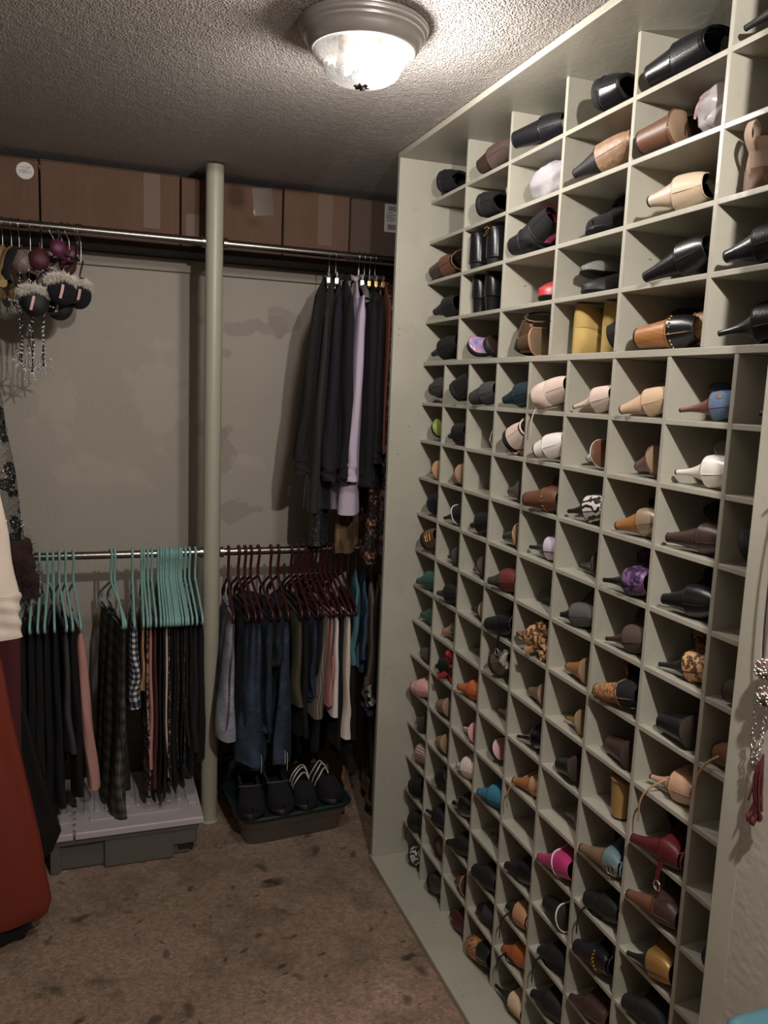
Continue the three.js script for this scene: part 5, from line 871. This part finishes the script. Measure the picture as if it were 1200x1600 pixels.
// flared body: rings of half widths along x
function robe(rows, seed, n = 56) {
  const r = rng(seed), p = [r() * 6, r() * 6, r() * 6];
  return loft(rows.map(([y, cx, hx, hz, droop = 0]) => { const ring = []; for (let i = 0; i < n; i++) { const f = (i / n) * Math.PI * 2, c = Math.cos(f), s = Math.sin(f), k = 1 + 0.05 * Math.sin(f * 7 + p[0] + y * 3) * sm(1.7, 0.5, y); ring.push([cx + spow(c, 0.8) * hx, y + droop * c * c * c + 0.006 * Math.sin(f * 5 + p[1]) * (y < 0.3 ? 1 : 0), spow(s, 0.8) * hz * k + 0.006 * Math.sin(f * 9 + p[2])]); } return ring; }));
}
{
  const dn = (a) => a.map(([y, ...q]) => [y - 1.9, ...q]);
  const at = (name, label, cat, z) => { const t = thing(name, label, cat, [-1.5, 1.9, z]); hangHook(t, UP - 1.9); return t; };
  const red = at('skirt', 'long red satin skirt with flared rounded hem above the carpet', 'skirt', 0.12);
  mesh('body', robe(dn([[1.6, 0, 0.16, 0.02], [1.3, 0, 0.19, 0.03], [1.0, 0.01, 0.235, 0.045], [0.88, 0.01, 0.256, 0.05], [0.7, 0.01, 0.28, 0.055], [0.53, 0.01, 0.31, 0.06], [0.33, 0.01, 0.345, 0.07], [0.2, 0.01, 0.362, 0.075], [0.135, 0.01, 0.372, 0.08], [0.1, 0.01, 0.362, 0.078], [0.082, 0.01, 0.335, 0.074]]), 5), M(0x742c1e, 0.5, { sheen: 0.2, sheenColor: new THREE.Color(0x7a3525) }), red);
  mesh('waistband', robe(dn([[1.66, 0, 0.155, 0.018], [1.6, 0, 0.162, 0.022]]), 6), M(0x7a2014, 0.5), red);
  mesh('lining', robe(dn([[0.4, 0.01, 0.3, 0.05], [0.1, 0.01, 0.325, 0.062], [0.045, 0.01, 0.315, 0.06]]), 7), W_.black, red);
  const blk = at('skirt', 'long black satin skirt with rounded hem behind the red skirt', 'skirt', -0.06);
  mesh('body', robe(dn([[1.6, 0, 0.16, 0.02], [1.2, 0, 0.21, 0.03], [0.9, 0.01, 0.25, 0.04], [0.6, 0.01, 0.31, 0.045], [0.44, 0.02, 0.335, 0.05], [0.3, 0.02, 0.37, 0.055], [0.24, 0.02, 0.385, 0.055], [0.18, 0.02, 0.36, 0.05], [0.15, 0.01, 0.33, 0.045]]), 8), M(0x121114, 0.4, { sheen: 0.2 }), blk);
  mesh('waistband', robe(dn([[1.66, 0, 0.155, 0.016], [1.6, 0, 0.162, 0.022]]), 9), W_.black, blk);
  const wine = at('skirt', 'dark wine skirt showing between white blouse and red skirt', 'skirt', 0.03);
  mesh('body', robe(dn([[1.5, 0, 0.16, 0.015], [1.1, 0.02, 0.24, 0.022], [0.9, 0.02, 0.29, 0.026], [0.7, 0.02, 0.288, 0.026], [0.5, 0.02, 0.285, 0.026]]), 10), cloth(0x4a1d20), wine);
  mesh('waistband', robe(dn([[1.56, 0, 0.155, 0.014], [1.5, 0, 0.162, 0.017]]), 11), cloth(0x3d181b), wine);
  const sleeve = (pts, ra, rb, seed, dz) => { const c = new THREE.CatmullRomCurve3(pts.map((p) => V(...p))), R = []; const r = rng(seed), ph = r() * 6; for (let j = 0; j <= 22; j++) { const v = j / 22, p = c.getPoint(v), ring = [], a = mix(ra, rb, v); for (let i = 0; i < 36; i++) { const f = (i / 36) * 6.2832; const k = 1 + 0.07 * Math.sin(f * 4 + ph + v * 5) + 0.04 * Math.sin(v * 20 + f * 2); ring.push([p.x + a * Math.cos(f) * k, p.y, p.z + a * dz * Math.sin(f) * k]); } R.push(ring); } return loft(R); };
  const seq = at('jacket', 'black and silver sequined jacket with brown fur cuff', 'jacket', 0.0);
  mesh('body', robe(dn([[1.88, 0, 0.06, 0.04], [1.82, 0, 0.17, 0.05], [1.76, 0, 0.2, 0.055], [1.3, 0, 0.22, 0.06], [1.05, 0, 0.23, 0.06]]), 12), pat(T.sequin, 0.25, { metalness: 0.35 }), seq);
  const sl = mesh('sleeve', sleeve([[0.19, -0.1, 0.0], [0.215, -0.3, 0], [0.245, -0.55, 0.0], [0.268, -0.78, 0.0]], 0.055, 0.056, 13, 0.7), pat(T.sequin, 0.25, { metalness: 0.35 }), seq);
  { const r = rng(5), b = []; for (let k = 0; k < 260; k++) { const v = r(), f = r() * 6.2832; b.push(new THREE.SphereGeometry(0.0022 + 0.002 * r(), 6, 5).translate(0.2 + 0.07 * v + 0.058 * Math.cos(f), -0.25 - 0.5 * v, 0.041 * Math.sin(f))); } const q = mesh('sequins', merge(b), FIN.silver, sl); q.userData = { kind: 'stuff' }; }
  const cuff = mesh('cuff', sleeve([[0.275, -0.75, 0], [0.297, -0.84, 0], [0.3, -0.915, 0]], 0.06, 0.058, 14, 0.85), cloth(0x2f1c17), seq);
  furBand([[0.29, -0.76, 0.0], [0.312, -0.84, 0.01], [0.315, -0.905, 0.0]], 15, 6500, 0.013, cloth(0x46302a), cuff, 0.058);
  const bl = at('blouse', 'cream cotton blouse with slit buttoned cuff in front of fur cuff', 'blouse', 0.27);
  mesh('body', robe(dn([[1.88, 0, 0.06, 0.03], [1.82, 0, 0.17, 0.035], [1.76, 0, 0.2, 0.04], [1.4, 0, 0.21, 0.045], [1.1, 0, 0.21, 0.045]]), 16), W_.cream, bl);
  mesh('sleeve', sleeve([[0.19, -0.1, 0.0], [0.21, -0.4, 0], [0.235, -0.65, 0.0], [0.262, -0.84, 0.0]], 0.06, 0.062, 17, 0.6), cloth(0xe4d2c4), bl);
  mesh('cuff', sleeve([[0.268, -0.838, 0], [0.272, -0.89, 0], [0.27, -0.95, 0]], 0.06, 0.058, 18, 0.62), cloth(0xe4d2c4), bl);
  mesh('button', new THREE.CylinderGeometry(0.006, 0.006, 0.003, 14).rotateX(Math.PI / 2).translate(0.262, -0.9, 0.04), FIN.cream, bl);
  const ye = at('blouse', 'pale yellow blouse hem just under the cream blouse cuff', 'blouse', 0.2);
  mesh('body', robe(dn([[1.86, 0, 0.06, 0.02], [1.8, 0, 0.17, 0.025], [1.3, 0.01, 0.2, 0.025], [1.0, 0.02, 0.23, 0.025], [0.9, 0.02, 0.235, 0.025]]), 19), cloth(0xcdbf92), ye);
  mesh('collar', robe(dn([[1.9, 0, 0.05, 0.02], [1.86, 0, 0.065, 0.024]]), 20), cloth(0xcdbf92), ye);
}

// ---------- boxes on the carpet ----------
{
  const t = thing('storage_tote', 'wide grey tote with ribbed white split lid under the turquoise hangers', 'storage box', [-0.905, 0, -0.39]);
  const body = M(0x6d6964, 0.35, { transmission: 0.15, thickness: 0 }), lid = M(0xbdb4b6, 0.45);
  mesh('body', merge([slab(-0.215, 0.215, 0.002, 0.118, -0.18, 0.165, 0.008), slab(-0.232, -0.2, 0, 0.12, -0.18, 0.182, 0.006), slab(-0.065, 0.16, 0, 0.118, -0.18, 0.184, 0.008), slab(0.15, 0.236, 0.045, 0.12, -0.18, 0.184, 0.008), slab(-0.24, 0.24, 0.1, 0.122, -0.186, 0.188, 0.003)]), body, t);
  mesh('lid_flap', merge([slab(-0.155, 0.256, 0.12, 0.146, -0.2, 0.2, 0.006), slab(-0.11, 0.19, 0.146, 0.151, 0.1, 0.135, 0.002)]), lid, t);
  mesh('lid_flap', merge([slab(-0.262, -0.16, 0.12, 0.146, -0.2, 0.2, 0.006), slab(-0.205, -0.17, 0.146, 0.151, 0.1, 0.135, 0.002)]), lid, t);
  for (let k = 0; k < 11; k++) mesh('lid_rib', slab(-0.128 + k * 0.034, -0.114 + k * 0.034, 0.146, 0.1525, -0.16, 0.075 - k * 0.001, 0.0024), lid, t);
  for (const x of [-0.24, -0.21, -0.182]) mesh('lid_rib', slab(x, x + 0.014, 0.146, 0.1525, -0.16, 0.07, 0.0024), lid, t);
  mesh('hinge', slab(-0.162, -0.153, 0.128, 0.147, -0.19, 0.19, 0.001), M(0x8a8384, 0.5), t);
  for (let k = 0; k < 9; k++) mesh('hinge_knuckle', slab(-0.1645, -0.1505, 0.144, 0.149, -0.18 + k * 0.042, -0.162 + k * 0.042, 0.002), lid, t);
  mesh('latch', merge([slab(0.215, 0.246, 0.146, 0.151, -0.06, 0.1, 0.002), slab(0.244, 0.249, 0.146, 0.153, -0.07, 0.11, 0.001)]), lid, t);
  mesh('handle_slot', slab(0.172, 0.226, 0.016, 0.036, 0.15, 0.1662, 0.004), M(0x24211f, 0.8), t);
}
{
  const t = thing('storage_box', 'low clear box with dark green lid carrying four black shoes', 'storage box', [-0.33, 0, -0.345]); t.rotation.y = 0.09;
  const wall = M(0xb8aca2, 0.18, { transmission: 0.8, thickness: 0 }), lid = M(0x182a2d, 0.42);
  const ring = (a, b, y, c = 0.04) => { const r = []; for (let i = 0; i < 48; i++) { const f = (i / 48) * 6.28319; r.push([spow(Math.cos(f), 0.25) * a, y, spow(Math.sin(f), 0.25) * b]); } return r; };
  mesh('tub', loft([ring(0.178, 0.115, 0.003), ring(0.18, 0.118, 0.004), ring(0.188, 0.135, 0.06), ring(0.19, 0.138, 0.066), ring(0.193, 0.146, 0.075), ring(0.2, 0.152, 0.107)], true, false), wall, t);
  mesh('folded_cloth', lumps(0.16, 0.045, 0.1, 4, 0.18).translate(0, 0.052, 0), cloth(0x6d5b50), t);
  mesh('folded_cloth', lumps(0.1, 0.03, 0.08, 9, 0.2).translate(-0.06, 0.06, 0.02), cloth(0x4a4038), t);
  mesh('lid', loft([ring(0.205, 0.158, 0.105), ring(0.21, 0.163, 0.107), ring(0.212, 0.165, 0.115), ring(0.208, 0.161, 0.12), ring(0.2, 0.153, 0.121), ring(0.197, 0.15, 0.117), ring(0.1, 0.08, 0.117)]), lid, t);
}
function lidShoe(kind, x, z, turn, label, group, white) {
  const g = thing(white ? 'sandal' : 'rubber_clog', label, white ? 'sandal' : 'clog', [0, 0, 0], group);
  addShoe(g, 'C', 'fl', 0.024, 'suedeblack', 'black', { L: white ? 0.225 : 0.275, pf: 0.02, throat: white ? 0.44 : 0.56 });
  if (!white) { const l = last({ hh: 0.024, pf: 0.02, L: 0.275 }), a = []; for (const sg of [1, -1]) { const b = [0.01, 0.05, 0.15, 0.3, 0.45, 0.55].map((s) => [l.X(s), l.sy(s) + table(CLG, s) + 0.001, sg * l.hw(s) * 0.88]); a.push(...(sg > 0 ? b.reverse() : b)); } mesh('rim', tube(a, 0.004, 60, 8, true), M(0x3c3c40, 0.5), g); }
  if (white) { const o = { hh: 0.024, pf: 0.016, L: 0.215 }; for (const [s, h] of [[0.16, 0.06], [0.3, 0.066], [0.42, 0.06]]) mesh('white_piping', tube(Array.from({ length: 13 }, (_, i) => { const f = (i / 12) * Math.PI, l = last(o); return [l.X(s) + 0.02 * Math.sin(f * 2), l.sy(s) + h * Math.pow(Math.sin(f), 0.8), l.hw(s) * 1.05 * Math.cos(f)]; }), 0.0026, 24, 6), FIN.white, g); }
  g.scale.set(1, 1.0, white ? 1.05 : 1.15); g.rotation.y = -Math.PI / 2 + turn;
  g.updateMatrixWorld(true); const b = new THREE.Box3().setFromObject(g, true), c = b.getCenter(V());
  g.position.set(x - c.x, 0.1172 - b.min.y, z - c.z);
}
lidShoe('C', -0.478, -0.3, -0.1, 'black rubber clog on the green lid, beside the post', 'black clogs on the green lid');
lidShoe('C', -0.375, -0.305, -0.02, 'black rubber clog on the green lid, next to the sandals', 'black clogs on the green lid');
lidShoe('C', -0.285, -0.29, -0.08, 'black sandal with white piping on the green lid, next to a clog', 'black sandals on the green lid', 1);
lidShoe('C', -0.19, -0.305, 0.1, 'black sandal with white piping at the outer end of the green lid', 'black sandals on the green lid', 1);
[[-0.47, 0.13, -0.6, 'slouched glossy black bag in shade behind the clogs', 21], [-0.27, 0.11, -0.61, 'dark brown black bag in shade behind the white piped sandals', 22]].forEach(([x, h, z, label, sd]) => {
  const t = thing('handbag', label, 'handbag', [x, 0, z]);
  mesh('body', lumps(0.09, h * 0.75, 0.055, sd, 0.16).translate(0, h * 0.72, 0), M(sd === 21 ? 0x0f0e10 : 0x1c1413, 0.25, { clearcoat: 0.6 }), t);
  mesh('handle', tube([[-0.05, h * 1.3, 0.02], [-0.03, h * 1.7, 0.05], [0.03, h * 1.72, 0.05], [0.05, h * 1.3, 0.02]], 0.005, 24, 8), FIN.blackleather, t);
  mesh('buckle', new THREE.TorusGeometry(0.011, 0.0022, 6, 16).translate(0.03, h * 1.05, 0.056), FIN.brass, t);
});
{
  const t = thing('cardboard_sheet', 'folded tan cardboard leaning on the rear wall behind the green box', 'cardboard', [-0.06, 0, -0.62]); t.rotation.y = 0.1;
  mesh('panel', slab(-0.1, 0.1, 0, 0.2, -0.004, 0, 0.001).rotateX(-0.12), M(0xffffff, 0.9, { map: T.cardboard }), t); mesh('panel', slab(-0.08, 0.04, 0, 0.18, 0.012, 0.016, 0.001).rotateX(-0.1), M(0x9a7a58, 0.9), t);
  const b = thing('plastic_bag', 'clear plastic garment bag bundled on the carpet in the corner', 'plastic bag', [0.03, 0, -0.33]);
  mesh('film', lumps(0.055, 0.075, 0.06, 11, 0.22).translate(0, 0.058, 0), M(0xcfc9c4, 0.15, { transmission: 0.7, thickness: 0, clearcoat: 0.6 }), b);
  mesh('contents', lumps(0.04, 0.055, 0.045, 12, 0.2).translate(0, 0.05, 0), M(0x2a2422, 0.8), b);
}
// ---------- near wall beside the cubbies ----------
{
  const t = thing('necklace', 'silver beaded necklace with chain loop and red tassel beside the cubbies', 'necklace', [-0.125, 1.5, 1.612]);
  mesh('nail', rodGeo([0.019, 0, 0], [-0.012, 0.004, 0], 0.0022, 8), FIN.silver, t);
  mesh('cord', merge([tube([[-0.006, 0.002, 0.003], [-0.006, -0.1, -0.004], [-0.004, -0.2, -0.006], [-0.002, -0.255, -0.004]], 0.0014, 24, 6), tube([[-0.006, 0.002, 0], [-0.004, -0.12, 0.012], [-0.002, -0.24, 0.012]], 0.0014, 24, 6)]), FIN.black, t);
  const r = rng(3);
  for (const [y, z] of [[-0.262, 0.004], [-0.298, 0.012]]) { const bead = mesh('beaded_ball', new THREE.SphereGeometry(0.0145, 20, 14).translate(-0.002, y, z), FIN.bronze, t); const b = []; for (let k = 0; k < 90; k++) { const f = r() * 6.2832, c = r() * 2 - 1, s = Math.sqrt(1 - c * c); b.push(new THREE.SphereGeometry(0.0026, 6, 5).translate(-0.002 + 0.0148 * s * Math.cos(f), y + 0.0148 * c, z + 0.0148 * s * Math.sin(f))); } mesh('seed_beads', merge(b), FIN.silver, bead); }
  const link = once('link', () => new THREE.TorusGeometry(0.0046, 0.0011, 6, 14).scale(0.8, 1.2, 1));
  for (let k = 0; k < 24; k++) { const v = k / 23, f = v * Math.PI, m = mesh('chain_link', link, FIN.silver, t); m.position.set(-0.003, -0.27 - 0.135 * Math.pow(Math.sin(f), 0.6), -0.008 + 0.022 * v - 0.002 * Math.sin(f)); m.rotation.set(0, k % 2 ? 1.57 : 0.3, 0.4 * Math.cos(f)); }
  for (let k = 0; k < 14; k++) mesh('tassel_strand', tube([[-0.003, -0.38, 0.016], [-0.006 + 0.008 * (r() - 0.5), -0.42, 0.016 + 0.016 * (r() - 0.5)], [-0.004 + 0.012 * (r() - 0.5), -0.45 - 0.03 * r(), 0.017 + 0.026 * (r() - 0.5)]], 0.0014, 10, 5), FIN.darkred, t);
  for (let k = 0; k < 6; k++) mesh('tassel_bead', new THREE.OctahedronGeometry(0.006, 1).scale(0.7, 1.3, 0.7).translate(-0.004 + 0.012 * (r() - 0.5), -0.46 - 0.025 * r(), 0.017 + 0.024 * (r() - 0.5)), FIN.darkred, t);
}
{
  const t = thing('laundry_hamper', 'teal plastic hamper with rounded lid beside the cubby wall', 'hamper', [-0.156, 0.012, 1.93]);
  const teal = M(0x4a7680, 0.5);
  mesh('body', new RoundedBoxGeometry(0.07, 0.7, 0.48, 4, 0.02).translate(0, 0.338, 0), teal, t);
  mesh('lid', new RoundedBoxGeometry(0.095, 0.05, 0.505, 4, 0.018).translate(0, 0.742, 0), teal, t);
  for (let k = 0; k < 6; k++) mesh('vent_slot', slab(-0.0362, -0.034, 0.2, 0.5, -0.17 + k * 0.065, -0.155 + k * 0.065), M(0x1d3f47, 0.7), t);
}
renderer.render(scene, camera);
